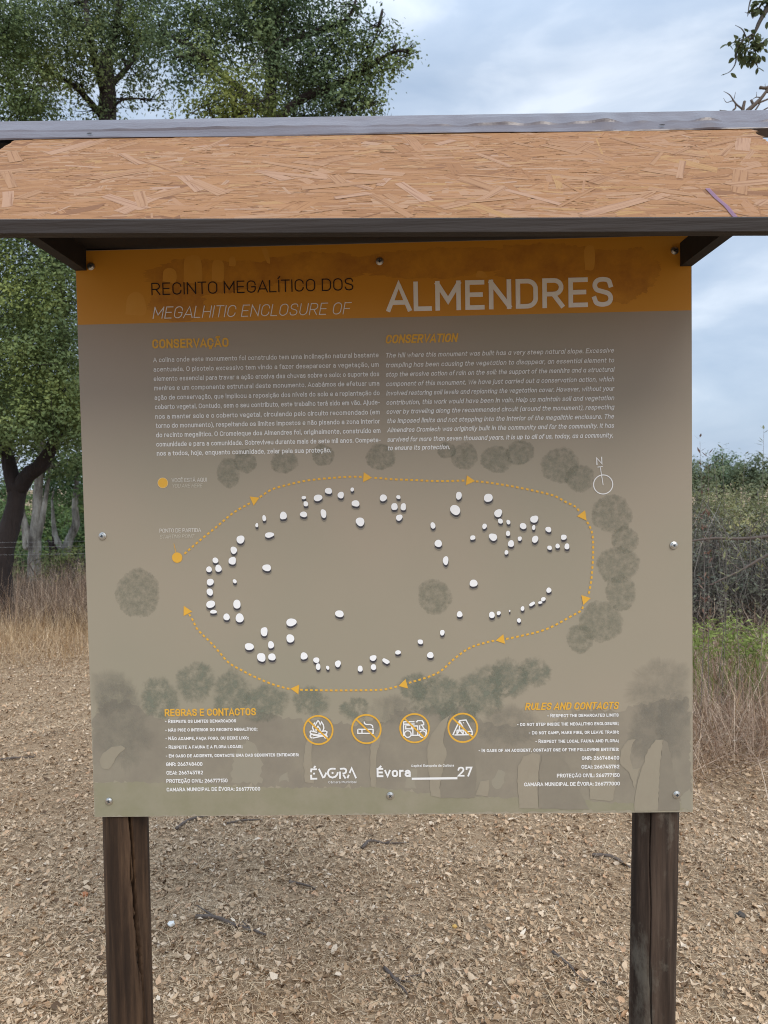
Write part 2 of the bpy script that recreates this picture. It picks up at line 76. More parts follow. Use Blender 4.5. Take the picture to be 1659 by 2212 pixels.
ICONS = [[[(-0.1527,0.1634),(-0.126,0.1597)],[(-0.1541,0.1575),(-0.157,0.1585),(-0.1587,0.1615),(-0.1576,0.164),(-0.1546,0.1652),(-0.125,0.1614)],[(-0.1544,0.1655),(-0.158,0.1672),(-0.1585,0.17),(-0.1565,0.1719),(-0.1445,0.1688)],[(-0.1529,0.1575),(-0.1287,0.1622)],[(-0.1359,0.1707),(-0.128,0.1716),(-0.1248,0.1696),(-0.1256,0.1659),(-0.1291,0.1644),(-0.1421,0.1673)],[(-0.1307,0.1582),(-0.1276,0.1572),(-0.1248,0.1597),(-0.1257,0.1632),(-0.1291,0.1637)],[(-0.1506,0.1714),(-0.1534,0.1779),(-0.1523,0.184),(-0.1487,0.1882),(-0.1479,0.1823),(-0.1453,0.1882),(-0.1422,0.1926),(-0.1394,0.1891),(-0.138,0.1841),(-0.1352,0.19),(-0.1316,0.1836),(-0.1308,0.1771),(-0.1329,0.1717)],[(-0.1466,0.1718),(-0.1463,0.1763),(-0.1425,0.1812),(-0.1387,0.1757),(-0.1383,0.1717)]],[[(-0.0629,0.1741),(-0.0323,0.1738),(-0.0325,0.1656),(-0.0631,0.1659),(-0.0629,0.1741)],[(-0.0546,0.174),(-0.0548,0.1659)],[(-0.0501,0.1896),(-0.0492,0.1856),(-0.0454,0.1836),(-0.0375,0.1835),(-0.0334,0.181),(-0.0328,0.1765)]],[[(0.032,0.1609),(0.0283,0.161),(0.0288,0.1867),(0.0295,0.1884),(0.0505,0.1882)],[(0.0287,0.1835),(0.0505,0.1835)],[(0.053,0.1879),(0.0554,0.1879),(0.0564,0.1903),(0.0657,0.1902),(0.0666,0.1878),(0.0686,0.1868),(0.0687,0.1818),(0.0626,0.1811)],[(0.0328,0.1815),(0.0443,0.1813),(0.0442,0.1739),(0.0327,0.174),(0.0328,0.1815)],[(0.0467,0.161),(0.047,0.1796),(0.0567,0.1795),(0.0564,0.1617)],[(0.0607,0.1809),(0.0605,0.173),(0.0693,0.1724)],[(0.0651,0.1809),(0.0698,0.1729),(0.0737,0.1709),(0.0738,0.1625),(0.0715,0.1605)],[(0.0418,0.1608),(0.0613,0.1606)]],[[(0.1262,0.1604),(0.1402,0.1894),(0.1529,0.1905),(0.1647,0.1674),(0.1647,0.161),(0.1296,0.1606)],[(0.1402,0.1894),(0.1395,0.1706)],[(0.1412,0.1869),(0.1535,0.1616)],[(0.1348,0.1702),(0.147,0.1701),(0.1469,0.1612)],[(0.1348,0.1702),(0.1347,0.1613)],[(0.14,0.1701),(0.1345,0.1623)],[(0.1404,0.1701),(0.1467,0.1622)],[(0.1538,0.1673),(0.1647,0.1674)],[(0.1475,0.1851),(0.1489,0.1851)]]]
WHEELS = [(0.0367,0.1634),(0.0662,0.163)]
CITY = [[(-0.1527,0.0968),(-0.1492,0.1005)],[(-0.1467,0.094),(-0.1577,0.0939),(-0.1584,0.0879)],[(-0.1505,0.0853),(-0.1545,0.0851)],[(-0.1585,0.0829),(-0.1584,0.0747),(-0.1463,0.0748)],[(-0.1427,0.0949),(-0.134,0.0757)],[(-0.1325,0.0769),(-0.1276,0.0871)],[(-0.1047,0.0878),(-0.1063,0.0824),(-0.1103,0.0782),(-0.1158,0.0767),(-0.1211,0.0785),(-0.1242,0.0831),(-0.1246,0.088),(-0.1226,0.0925),(-0.1183,0.0947),(-0.1144,0.0949)],[(-0.1139,0.0949),(-0.109,0.0944)],[(-0.1006,0.0739),(-0.1005,0.0888)],[(-0.1006,0.0943),(-0.092,0.0949),(-0.0889,0.0934),(-0.0877,0.0902),(-0.089,0.0867),(-0.0922,0.085),(-0.0954,0.0848)],[(-0.094,0.0823),(-0.0895,0.0747)],[(-0.0858,0.0752),(-0.0827,0.0822)],[(-0.0812,0.0856),(-0.0768,0.0955),(-0.0684,0.075)]]
CITYDOT = (-0.1153,0.0862)
BAR = [(0.0429,0.0707),(0.1341,0.0709),(0.1342,0.0753),(0.043,0.075)]
CLUMPS = {'oak_a': [(-4.896,7.372,3.876,0.75,0.643),(-4.011,6.891,3.835,0.607,0.455),(-3.574,6.689,3.528,0.444,0.494),(-4.227,6.853,3.031,0.657,0.506),(-3.68,6.759,2.854,0.5,0.5),(-4.807,7.123,2.62,0.629,0.576),(-3.989,6.729,2.31,0.55,0.35),(-3.678,6.934,2.244,0.409,0.307),(-4.397,7.013,2.136,0.414,0.207),(-3.568,7.446,2.469,0.433,0.433),(-4.692,7.578,6.334,0.596,0.596),(-4.264,7.574,6.001,0.488,0.325),(-4.465,7.607,6.926,0.542,0.488),(-5.034,7.53,5.366,0.65,0.65),(-3.786,7.124,4.505,0.621,0.466),(-4.457,7.113,4.621,0.621,0.518),(-4.501,7.871,3.599,0.792,0.679),(-4.384,8.035,2.656,0.694,0.578),(-4.882,8.208,7.171,0.694,0.636),(-4.161,7.807,4.299,0.616,0.504)],'oak_b': [(-4.273,8.437,7.51,0.649,0.59),(-3.764,8.024,6.921,0.566,0.481),(-3.581,8.653,7.497,0.662,0.482),(-3.87,8.673,8.164,0.783,0.482),(-4.253,8.208,6.812,0.52,0.347),(-3.411,8.854,7.427,0.43,0.338),(-4.68,8.589,6.585,0.331,0.301),(-3.335,8.888,8.224,0.614,0.553)],'oak_b_thin': [(-3.911,8.204,6.517,0.347,0.318),(-3.358,8.835,6.935,0.368,0.307),(-3.537,8.616,6.564,0.361,0.241),(-2.932,8.221,6.355,0.318,0.231),(-3.783,8.298,6.274,0.35,0.175)],'oak_c': [(-2.348,7.866,7.114,0.609,0.498),(-2.304,7.644,6.56,0.542,0.406),(-1.78,8.079,7.111,0.623,0.538),(-1.132,7.889,6.981,0.554,0.554),(-1.382,7.373,6.744,0.314,0.419),(-1.338,7.355,6.272,0.288,0.262),(-1.48,7.386,7.112,0.419,0.314),(-1.937,8.103,7.792,0.849,0.509),(-1.065,7.918,7.644,0.72,0.498),(-0.79,7.674,6.424,0.488,0.433),(-1.144,7.862,6.317,0.498,0.388),(-0.687,7.663,6.097,0.461,0.352),(-0.565,7.697,6.853,0.325,0.325),(-0.345,7.486,6.466,0.318,0.291),(-0.522,7.556,5.829,0.375,0.214),(-1.028,7.746,5.88,0.384,0.219),(-2.86,8.255,7.133,0.405,0.347),(-0.297,7.474,6.148,0.238,0.291)],'oak_c_tip': [(0.0,7.393,6.43,0.199,0.157),(0.171,7.393,6.322,0.157,0.157),(0.235,7.397,6.4,0.094,0.079),(0.022,7.384,6.194,0.157,0.131),(-0.153,7.399,6.669,0.183,0.183),(-0.436,7.403,6.936,0.21,0.157),(-0.207,7.465,5.855,0.159,0.159),(-0.109,7.381,6.197,0.157,0.21)],'oak_young': [(-1.516,6.011,5.351,0.379,0.232),(-1.739,5.898,5.15,0.286,0.176),(-1.256,5.909,5.141,0.264,0.198),(-1.498,6.001,5.083,0.446,0.223),(-1.548,6.087,4.771,0.497,0.361)]}
LIMBS = {'oak_a': [([(-4.709,7.338,0.487),(-4.649,7.353,0.81),(-4.546,7.368,1.133),(-4.487,7.38,1.376),(-4.462,7.389,1.592)],[0.15,0.13,0.11,0.1,0.105]),([(-4.485,7.385,1.511),(-4.535,7.393,1.729),(-4.565,7.398,1.865),(-4.709,7.509,2.226),(-4.859,7.636,2.955),(-4.78,7.692,4.281),(-4.74,7.785,6.55)],[0.1,0.085,0.08,0.07,0.06,0.05,0.03]),([(-4.452,7.387,1.521),(-4.305,7.347,1.697),(-4.118,7.307,1.827),(-3.963,7.324,2.145),(-3.869,7.356,2.893),(-3.881,7.391,3.75),(-3.936,7.526,4.641)],[0.095,0.09,0.085,0.06,0.05,0.04,0.03]),([(-4.709,7.509,2.226),(-5.142,7.716,2.638),(-5.23,7.769,3.983),(-5.203,7.831,5.493)],[0.06,0.05,0.04,0.02]),([(-3.963,7.324,2.145),(-3.744,7.744,2.5),(-3.679,7.956,2.747)],[0.05,0.035,0.02])],'oak_b': [([(-3.633,8.362,0.423),(-3.65,8.42,1.843),(-3.698,8.517,4.25),(-3.71,8.601,6.296),(-3.697,8.618,6.717),(-3.719,8.635,7.139)],[0.19,0.17,0.14,0.115,0.1,0.08]),([(-3.705,8.612,6.567),(-3.742,8.325,6.915),(-3.743,8.136,7.206),(-3.909,8.469,8.093)],[0.07,0.05,0.04,0.02]),([(-3.72,8.632,7.079),(-3.581,8.653,7.497),(-3.498,8.679,8.097)],[0.06,0.045,0.03]),([(-3.691,8.618,6.717),(-3.443,8.739,7.067),(-3.35,8.853,7.365)],[0.045,0.03,0.02]),([(-3.734,8.6,6.297),(-3.982,8.305,6.569),(-4.255,8.203,6.697)],[0.05,0.035,0.02])],'oak_c': [([(-1.49,7.415,0.492),(-1.469,7.49,2.321),(-1.452,7.579,4.487),(-1.435,7.633,5.786),(-1.394,7.665,6.543),(-1.375,7.685,7.03),(-1.386,7.709,7.626)],[0.17,0.15,0.11,0.075,0.065,0.06,0.04]),([(-1.43,7.631,5.732),(-1.068,7.651,6.023),(-0.686,7.667,6.178),(-0.296,7.479,6.254),(0.026,7.392,6.393),(0.209,7.396,6.374)],[0.06,0.05,0.045,0.03,0.016,0.008]),([(-1.381,7.669,6.651),(-0.901,7.79,6.863),(-0.497,7.498,6.84),(-0.359,7.514,7.155)],[0.05,0.035,0.02,0.01]),([(-1.428,7.635,5.84),(-2.005,7.744,6.391),(-2.383,7.749,6.727),(-2.829,8.155,7.132)],[0.05,0.04,0.03,0.015]),([(-1.394,7.665,6.543),(-1.759,7.982,7.163),(-1.937,8.103,7.792)],[0.04,0.03,0.015]),([(-0.349,7.476,6.212),(-0.237,7.438,6.436),(-0.154,7.397,6.616),(-0.103,7.406,6.799)],[0.02,0.016,0.012,0.006]),([(-0.171,7.393,6.538),(-0.085,7.4,6.657),(-0.006,7.404,6.692)],[0.012,0.008,0.004]),([(-0.849,7.66,6.1),(-0.468,7.559,5.855),(-0.17,7.465,5.854)],[0.03,0.02,0.008]),([(-1.378,7.678,6.868),(-1.122,7.912,7.534)],[0.04,0.02])],'oak_young': [([(-1.622,5.914,0.576),(-1.581,5.999,2.651),(-1.548,6.087,4.771),(-1.503,6.01,5.306)],[0.07,0.06,0.04,0.02]),([(-1.55,6.081,4.635),(-1.739,5.897,5.128)],[0.025,0.01]),([(-1.55,6.081,4.635),(-1.256,5.908,5.119)],[0.025,0.01])],'pale_e': [([(-5.973,10.796,0.1),(-5.951,10.814,0.513),(-5.93,10.826,0.814),(-5.901,10.842,1.189),(-5.872,10.858,1.565),(-5.807,10.888,2.24),(-5.861,10.936,3.445)],[0.11,0.095,0.09,0.075,0.07,0.06,0.03]),([(-5.965,10.815,0.551),(-6.044,10.822,0.778),(-6.115,10.829,0.983),(-6.156,10.838,1.231),(-6.265,10.862,1.873)],[0.075,0.06,0.055,0.045,0.02]),([(-5.925,10.82,0.663),(-5.845,10.834,0.962),(-5.779,10.848,1.262),(-5.662,10.879,1.937)],[0.07,0.055,0.04,0.02]),([(-5.986,10.817,0.627),(-6.085,10.813,0.568),(-6.105,10.818,0.704),(-6.116,10.827,0.93)],[0.05,0.05,0.045,0.04])],'pale_f': [([(-6.349,12.781,-0.099),(-6.352,12.794,0.206),(-6.368,12.797,0.294)],[0.17,0.14,0.13]),([(-6.352,12.794,0.206),(-6.259,12.809,0.527),(-6.177,12.818,0.7),(-6.122,12.826,0.856),(-6.134,12.838,1.162),(-6.101,12.855,1.571),(-6.026,12.889,2.337)],[0.09,0.08,0.075,0.07,0.06,0.04,0.02]),([(-6.369,12.794,0.224),(-6.461,12.802,0.47),(-6.527,12.809,0.689),(-6.568,12.833,1.301)],[0.08,0.065,0.05,0.02])],'dead_g': [([(-6.261,12.094,0.192),(-6.267,12.101,0.358),(-6.281,12.107,0.5),(-6.337,12.109,0.6)],[0.05,0.05,0.04,0.015]),([(-6.273,12.104,0.441),(-6.238,12.11,0.565),(-6.253,12.114,0.665)],[0.03,0.02,0.01]),([(-6.219,12.097,0.233),(-6.199,12.106,0.44),(-6.222,12.109,0.523)],[0.035,0.03,0.01])]}
CLUMPS2 = {'pale_e': [(-5.875,10.904,2.693,0.828,0.677),(-6.261,10.871,2.098,0.527,0.376),(-5.587,10.88,1.935,0.527,0.339),(-5.395,11.229,3.017,0.771,0.771),(-6.627,11.201,3.04,0.771,0.771),(-5.827,11.049,3.761,0.834,0.683)],'pale_f': [(-6.224,12.87,1.992,0.524,0.524),(-5.908,12.902,2.597,0.611,0.698),(-6.631,13.139,1.472,0.446,0.356),(-6.015,12.95,1.376,0.352,0.527),(-6.333,13.215,3.159,0.98,0.802)],'shrubs': [[(-8.657,15.264,0.764,0.614,0.614),(-9.179,15.227,0.16,0.614,0.512),(-8.361,15.246,0.145,0.512,0.461)],[(-8.189,16.283,0.916,0.65,0.65),(-8.363,16.252,0.27,0.596,0.65),(-7.771,16.257,0.042,0.542,0.488)],[(-6.916,15.309,0.834,0.512,0.921),(-6.826,15.282,0.116,0.512,0.512)],[(-5.39,10.32,0.368,0.303,0.159),(-5.172,10.328,0.436,0.26,0.159)],[(-10.3,18.248,1.229,0.963,0.963),(-11.147,18.218,1.004,0.963,1.084)],[(-9.041,19.292,1.559,1.138,1.011),(-8.163,19.297,1.164,1.138,1.138)],[(-6.587,12.29,0.261,0.464,0.295),(-6.555,11.789,0.23,0.325,0.244)],[(-6.856,11.288,0.406,0.47,0.313),(-6.467,11.292,0.281,0.352,0.235)],[(-5.533,12.316,0.283,0.506,0.379),(-5.027,12.327,0.274,0.506,0.379)]]}
SPRIG = [([(2.513,2.884,4.874),(2.334,2.867,4.56),(2.156,2.85,4.246),(2.079,2.842,4.098),(2.033,2.838,4.018),(2.003,2.835,3.955),(1.971,2.832,3.91)],[0.05,0.035,0.02,0.014,0.011,0.008,0.005]),([(2.003,2.835,3.955),(1.951,2.832,3.922),(1.907,2.829,3.876),(1.897,2.825,3.796),(1.87,2.823,3.75),(1.826,2.821,3.727)],[0.006,0.005,0.004,0.0035,0.0025,0.001]),([(1.951,2.832,3.922),(1.907,2.83,3.911),(1.844,2.828,3.889)],[0.004,0.003,0.0015]),([(1.992,2.833,3.932),(2.005,2.831,3.875),(2.007,2.828,3.802),(2.02,2.827,3.759)],[0.005,0.004,0.003,0.0015]),([(1.999,2.831,3.88),(2.028,2.832,3.889),(2.063,2.834,3.914)],[0.004,0.003,0.0015]),([(1.96,2.832,3.921),(1.937,2.834,3.974),(1.898,2.834,3.999)],[0.004,0.003,0.001]),([(2.096,2.845,4.161),(2.047,2.842,4.116),(2.02,2.84,4.07),(1.993,2.837,4.033)],[0.008,0.006,0.004,0.0015]),([(2.025,2.845,4.191),(1.983,2.841,4.129),(1.966,2.837,4.045)],[0.006,0.004,0.0015]),([(2.023,2.84,4.07),(1.979,2.838,4.062),(1.951,2.838,4.069)],[0.003,0.002,0.001])]
SPRIGLEAF = [(1.962,2.83,3.881,0.049,34),(1.919,2.83,3.905,0.035,16),(1.999,2.832,3.895,0.032,14),(1.932,2.828,3.838,0.032,14),(2.004,2.829,3.831,0.035,16),(1.975,2.834,3.95,0.026,10),(2.021,2.835,3.946,0.017,4),(1.861,2.828,3.883,0.014,3),(2.058,2.834,3.92,0.02,6),(2.037,2.832,3.874,0.012,2),(2.035,2.842,4.116,0.035,20),(2.017,2.84,4.09,0.023,8),(2.073,2.843,4.127,0.017,8),(2.071,2.838,4.012,0.009,2),(1.963,2.827,3.797,0.006,1),(1.864,2.822,3.739,0.009,2),(2.017,2.827,3.765,0.007,2),(1.926,2.826,3.804,0.012,2)]
TWIGS = [([(3.126,3.236,3.321),(2.75,3.232,3.454),(2.31,3.227,3.589),(2.154,3.227,3.671),(2.135,3.228,3.709),(2.187,3.231,3.758),(2.225,3.234,3.795),(2.265,3.237,3.845),(2.348,3.242,3.935)],[0.07,0.055,0.03,0.016,0.014,0.012,0.01,0.008,0.003]),([(2.18,3.231,3.746),(2.162,3.232,3.784)],[0.009,0.007]),([(2.199,3.232,3.761),(2.282,3.235,3.794),(2.346,3.238,3.822)],[0.006,0.005,0.002]),([(2.225,3.234,3.795),(2.194,3.233,3.799),(2.168,3.232,3.784)],[0.004,0.003,0.001]),([(2.194,3.233,3.799),(2.197,3.234,3.831)],[0.002,0.001]),([(2.31,3.227,3.589),(2.106,3.225,3.656),(2.11,3.228,3.716),(2.124,3.231,3.777)],[0.02,0.014,0.011,0.008]),([(2.107,3.228,3.731),(2.07,3.229,3.764),(2.036,3.23,3.815),(1.999,3.23,3.838)],[0.006,0.005,0.003,0.001]),([(2.061,3.23,3.792),(2.071,3.232,3.833)],[0.002,0.001]),([(2.07,3.229,3.764),(2.051,3.229,3.78),(2.016,3.228,3.771),(1.998,3.228,3.797)],[0.004,0.003,0.002,0.001]),([(2.106,3.225,3.656),(2.053,3.226,3.712),(2.069,3.228,3.738),(2.068,3.229,3.764)],[0.008,0.006,0.005,0.003]),([(2.09,3.224,3.64),(2.028,3.226,3.711),(1.974,3.225,3.724)],[0.008,0.006,0.003]),([(2.18,3.229,3.711),(2.212,3.232,3.758),(2.222,3.233,3.78)],[0.005,0.004,0.003]),([(2.214,3.23,3.707),(2.263,3.232,3.735),(2.313,3.234,3.753)],[0.005,0.004,0.002]),([(2.316,3.241,3.911),(2.265,3.237,3.856),(2.215,3.236,3.856)],[0.008,0.01,0.01]),([(2.248,3.237,3.858),(2.249,3.238,3.88)],[0.002,0.001]),([(2.248,3.237,3.852),(2.265,3.236,3.823)],[0.005,0.004])]
RIGHT = {'far': [[(11.537,28.785,1.378,0.813,0.722)],[(13.216,30.842,1.735,0.578,0.848)],[(14.775,32.877,1.63,0.696,0.737)],[(14.164,29.858,1.61,0.747,0.747)],[(14.555,28.862,1.502,0.813,0.759)],[(12.094,31.806,1.471,0.894,0.795)]],'olive': [[(3.757,8.07,1.208,0.286,0.257),(3.617,7.854,0.908,0.336,0.308)],[(4.314,8.583,1.183,0.277,0.241),(4.134,8.364,0.838,0.354,0.325)],[(4.519,8.19,1.249,0.289,0.26),(4.335,7.972,0.917,0.34,0.311)],[(4.952,8.197,1.183,0.318,0.347),(3.99,7.565,0.974,0.325,0.271),(3.708,7.665,1.138,0.274,0.219),(4.472,7.676,0.96,0.329,0.274)],[(3.401,8.358,1.117,0.354,0.413)]],'grey': [[(2.637,5.137,1.133,0.179,0.278),(2.572,4.923,0.837,0.231,0.308),(2.451,4.71,0.599,0.224,0.187)],[(3.011,5.137,0.928,0.258,0.318),(2.832,4.822,0.653,0.266,0.266)],[(3.317,5.043,0.891,0.235,0.352),(3.172,4.826,0.571,0.228,0.228)],[(2.294,5.116,0.822,0.238,0.358)]],'green': [[(1.909,3.392,0.504,0.106,0.148)],[(2.099,3.497,0.51,0.114,0.135)],[(2.218,3.398,0.469,0.106,0.148)],[(2.289,3.299,0.46,0.104,0.173)]]}
DEADBR = [([(2.163,4.421,1.032),(2.412,4.428,1.059),(2.625,4.433,1.052),(2.856,4.439,1.069),(3.248,4.55,1.119)],[0.006,0.01,0.012,0.014,0.018]),([(2.262,4.012,0.778),(2.445,4.02,0.86),(2.663,4.03,0.979),(2.98,4.043,1.122)],[0.005,0.008,0.011,0.014])]
WEEDS = [((1.855,3.29),(1.743,2.938,1.741)),((1.926,3.287),(1.953,3.142,1.714)),((1.897,3.288),(1.789,2.936,1.655)),((1.968,3.286),(1.902,3.138,1.632)),((2.236,3.276),(2.204,3.152,1.806)),((2.18,3.278),(2.091,3.143,1.656))]
GTWIGS = [([(-0.988, 1.791), (-0.956, 1.866), (-0.907, 1.934), (-0.826, 1.951), (-0.734, 1.957)], 0.007, 'long curved dark twig on the litter just below the board, nearer the cracked post'), ([(-0.779, 1.857), (-0.703, 1.889), (-0.631, 1.91)], 0.005, 'short straight dark twig under the middle of the board beside the curved twig'), ([(-0.698, 1.044), (-0.628, 1.033), (-0.559, 1.005), (-0.492, 0.98), (-0.441, 0.95)], 0.007, 'thick dark twig lying level on open litter right of the cracked post'), ([(-0.419, 1.319), (-0.368, 1.302), (-0.311, 1.291)], 0.005, 'small thin dark twig lying on litter halfway between the two posts'), ([(0.769, 1.525), (0.835, 1.51), (0.88, 1.472), (0.903, 1.427)], 0.007, 'dark twig whose tip reaches the smooth right post from its left'), ([(-0.048, 0.851), (-0.015, 0.789), (0.024, 0.723)], 0.006, 'dark slanting twig at the bottom middle of the litter, nearest the viewer'), ([(0.493, 0.919), (0.528, 0.854), (0.556, 0.781)], 0.005, 'dark slanting twig on the litter a little left of the smooth right post'), ([(-2.221, 2.645), (-2.147, 2.664), (-2.058, 2.686)], 0.007, 'dark level twig far out on the litter left of the whole board'), ([(-0.158, 1.655), (-0.13, 1.729), (-0.066, 1.72)], 0.008, 'stubby bent dark twig on litter under the board between its centre and right post')]
GSTONES = [((-0.769, 0.996), 0.012, 'white', 'white round pebble on the litter just right of the cracked post'), ((0.338, 0.782), 0.013, 'tan', 'tan angular pebble on litter near the bottom, nearer the right post'), ((1.18, 1.11), 0.015, 'dark', 'dark crumbly earth clod on the litter right of the right post'), ((-1.176, 1.26), 0.014, 'rust', 'rust brown cork chip on the litter left of the cracked post'), ((0.19, 1.104), 0.009, 'gold', 'small yellow pebble on litter in the middle between the posts')]

PZ = 0.88                        # height of the panel's lower edge
PH, PW = 1.1313, 0.6             # panel height, half width

# ------------------------------------------------------------------ helpers
rng = np.random.default_rng(7); rnd = random.Random(7)
def mesh(name, V, F, m, parent=None, smooth=False, loc=None, uv=None):
    """V: (n,3) array; F: list of index lists or (k,4)/(k,3) array. Links ONE mesh object."""
    me = bpy.data.meshes.new(name); V = np.asarray(V, np.float32)
    if isinstance(F, np.ndarray):
        k = F.shape[1]; nf = len(F)
        me.vertices.add(len(V)); me.vertices.foreach_set('co', V.ravel())
        me.loops.add(nf * k); me.loops.foreach_set('vertex_index', F.ravel().astype(np.int32))
        me.polygons.add(nf); me.polygons.foreach_set('loop_start', (np.arange(nf) * k).astype(np.int32))
        me.update(calc_edges=True)
    else:
        me.from_pydata([tuple(map(float, v)) for v in V], [], [list(map(int, f)) for f in F]); me.update()
    if uv is not None:
        l = me.uv_layers.new(name='UVMap'); idx = np.empty(len(me.loops), np.int32); me.loops.foreach_get('vertex_index', idx)
        l.data.foreach_set('uv', np.asarray(uv, np.float32)[idx].ravel())
    if smooth: me.polygons.foreach_set('use_smooth', np.ones(len(me.polygons), bool))
    for mm in (m if isinstance(m, (list, tuple)) else [m]): me.materials.append(mm)
    o = bpy.data.objects.new(name, me); COL.objects.link(o)
    if parent: o.parent = parent
    if loc is not None: o.location = loc
    return o
def tag(o, label=None, cat=None, group=None, kind=None):
    for k, v in (('label', label), ('category', cat), ('group', group), ('kind', kind)):
        if v: o[k] = v
    return o
def empty(name, loc=(0, 0, 0)):
    o = bpy.data.objects.new(name, None); o.empty_display_size = .1; o.location = loc; COL.objects.link(o); return o
class B:
    """collects geometry for one mesh"""
    def __init__(s): s.V = []; s.F = []; s.n = 0
    def add(s, V, F):
        V = np.asarray(V, float); s.V.append(V); s.F += [[i + s.n for i in f] for f in F]; s.n += len(V); return s
    def box(s, a, b):
        (x0, y0, z0), (x1, y1, z1) = a, b
        return s.add([(x0,y0,z0),(x1,y0,z0),(x1,y1,z0),(x0,y1,z0),(x0,y0,z1),(x1,y0,z1),(x1,y1,z1),(x0,y1,z1)],
                     [(0,3,2,1),(4,5,6,7),(0,1,5,4),(1,2,6,5),(2,3,7,6),(3,0,4,7)])
    def build(s, name, m, parent=None, smooth=False, loc=None):
        V = np.concatenate(s.V)
        if loc is not None: V = V - np.asarray(loc)
        return mesh(name, V, s.F, m, parent, smooth, loc)
def spline(P, k=5):
    P = np.asarray(P, float)
    if len(P) < 3: return np.linspace(P[0], P[-1], k + 1)
    Q = np.vstack([2 * P[0] - P[1], P, 2 * P[-1] - P[-2]]); o = []
    for i in range(1, len(Q) - 2):
        for t in np.linspace(0, 1, k, endpoint=False):
            a, b, c, d = Q[i-1:i+3]
            o.append(.5 * (2*b + (c-a)*t + (2*a-5*b+4*c-d)*t*t + (3*b-a-3*c+d)*t**3))
    return np.vstack(o + [P[-1]])
def tube(P, R, sides=9, k=5, rough=.06):
    """smoothed tapering tube; returns V, F"""
    Q = spline(P, k); n = len(Q); r = np.interp(np.linspace(0, 1, n), np.linspace(0, 1, len(R)), R)
    T = np.gradient(Q, axis=0); T /= np.linalg.norm(T, axis=1)[:, None] + 1e-9
    V = []; up = np.array([.31, .95, .05])
    for i in range(n):
        a = np.cross(T[i], up); a /= np.linalg.norm(a) + 1e-9; b = np.cross(T[i], a)
        for j in range(sides):
            th = 2*pi*j/sides; rr = r[i] * (1 + rough * rnd.uniform(-1, 1))
            V.append(Q[i] + rr * (cos(th) * a + sin(th) * b))
    F = [(i*sides+j, i*sides+(j+1) % sides, (i+1)*sides+(j+1) % sides, (i+1)*sides+j) for i in range(n-1) for j in range(sides)]
    F += [tuple(range(sides))[::-1], tuple((n-1)*sides + j for j in range(sides))]
    return V, F

# ------------------------------------------------------------------ materials
class NT:
    def __init__(s, name):
        s.m = bpy.data.materials.new(name); s.m.use_nodes = True; s.t = s.m.node_tree; s.t.nodes.clear()
        s.out = s.n('ShaderNodeOutputMaterial'); s.p = s.n('ShaderNodeBsdfPrincipled'); s.l(s.p.outputs[0], s.out.inputs[0])
    def n(s, ty, **k):
        o = s.t.nodes.new(ty)
        for a, b in k.items(): setattr(o, a, b)
        return o
    def l(s, a, b): s.t.links.new(a, b)
    def ramp(s, src, stops, interp='LINEAR'):
        r = s.n('ShaderNodeValToRGB'); r.color_ramp.interpolation = interp; e = r.color_ramp.elements
        while len(e) < len(stops): e.new(.5)
        for q, (p, c) in zip(e, stops): q.position = p; q.color = (*c, 1) if len(c) == 3 else c
        s.l(src, r.inputs[0]); return r.outputs[0]
    def noise(s, scale, detail=4, rough=.5, vec=None, stretch=None, coord='Object', dist=0):
        tc = s.n('ShaderNodeTexCoord'); v = vec or tc.outputs[coord]
        if stretch:
            mp = s.n('ShaderNodeMapping'); mp.inputs['Scale'].default_value = stretch; s.l(v, mp.inputs[0]); v = mp.outputs[0]
        no = s.n('ShaderNodeTexNoise'); no.inputs['Scale'].default_value = scale; no.inputs['Detail'].default_value = detail
        no.inputs['Roughness'].default_value = rough; no.inputs['Distortion'].default_value = dist; s.l(v, no.inputs['Vector']); return no.outputs['Fac']
    def mix(s, f, a, b, mode='MIX'):
        x = s.n('ShaderNodeMix', data_type='RGBA', blend_type=mode)
        for q, i in ((f, 'Factor'), (a, 'A'), (b, 'B')):
            if hasattr(q, 'default_value'): s.l(q, x.inputs[i])
            else: x.inputs[i].default_value = q if i == 'Factor' else (*q, 1)
        return x.outputs['Result']
    def rand(s): return s.n('ShaderNodeNewGeometry').outputs['Random Per Island']
    def col(s, c):
        if hasattr(c, 'default_value'): s.l(c, s.p.inputs['Base Color'])
        else: s.p.inputs['Base Color'].default_value = (*c, 1)
        return s
    def set(s, **k):
        for a, b in k.items(): s.p.inputs[a.replace('_', ' ')].default_value = b
        return s
    def bump(s, h, strength=.4, dist=.01):
        b = s.n('ShaderNodeBump'); b.inputs['Strength'].default_value = strength; b.inputs['Distance'].default_value = dist
        s.l(h, b.inputs['Height']); s.l(b.outputs[0], s.p.inputs['Normal']); return s
    def through(s, amount, c):
        """thin leaf: part of the light passes through"""
        tr = s.n('ShaderNodeBsdfTranslucent')
        if hasattr(c, 'default_value'): s.l(c, tr.inputs[0])
        else: tr.inputs[0].default_value = (*c, 1)
        mx = s.n('ShaderNodeMixShader'); mx.inputs[0].default_value = amount
        s.l(s.p.outputs[0], mx.inputs[1]); s.l(tr.outputs[0], mx.inputs[2]); s.l(mx.outputs[0], s.out.inputs[0]); return s
    def ink(s, fac):
        """printed ink that lets the sheet under it show through by (1 - fac)"""
        tr = s.n('ShaderNodeBsdfTransparent'); mx = s.n('ShaderNodeMixShader')
        if hasattr(fac, 'default_value'): s.l(fac, mx.inputs[0])
        else: mx.inputs[0].default_value = fac
        s.l(tr.outputs[0], mx.inputs[1]); s.l(s.p.outputs[0], mx.inputs[2]); s.l(mx.outputs[0], s.out.inputs[0]); return s
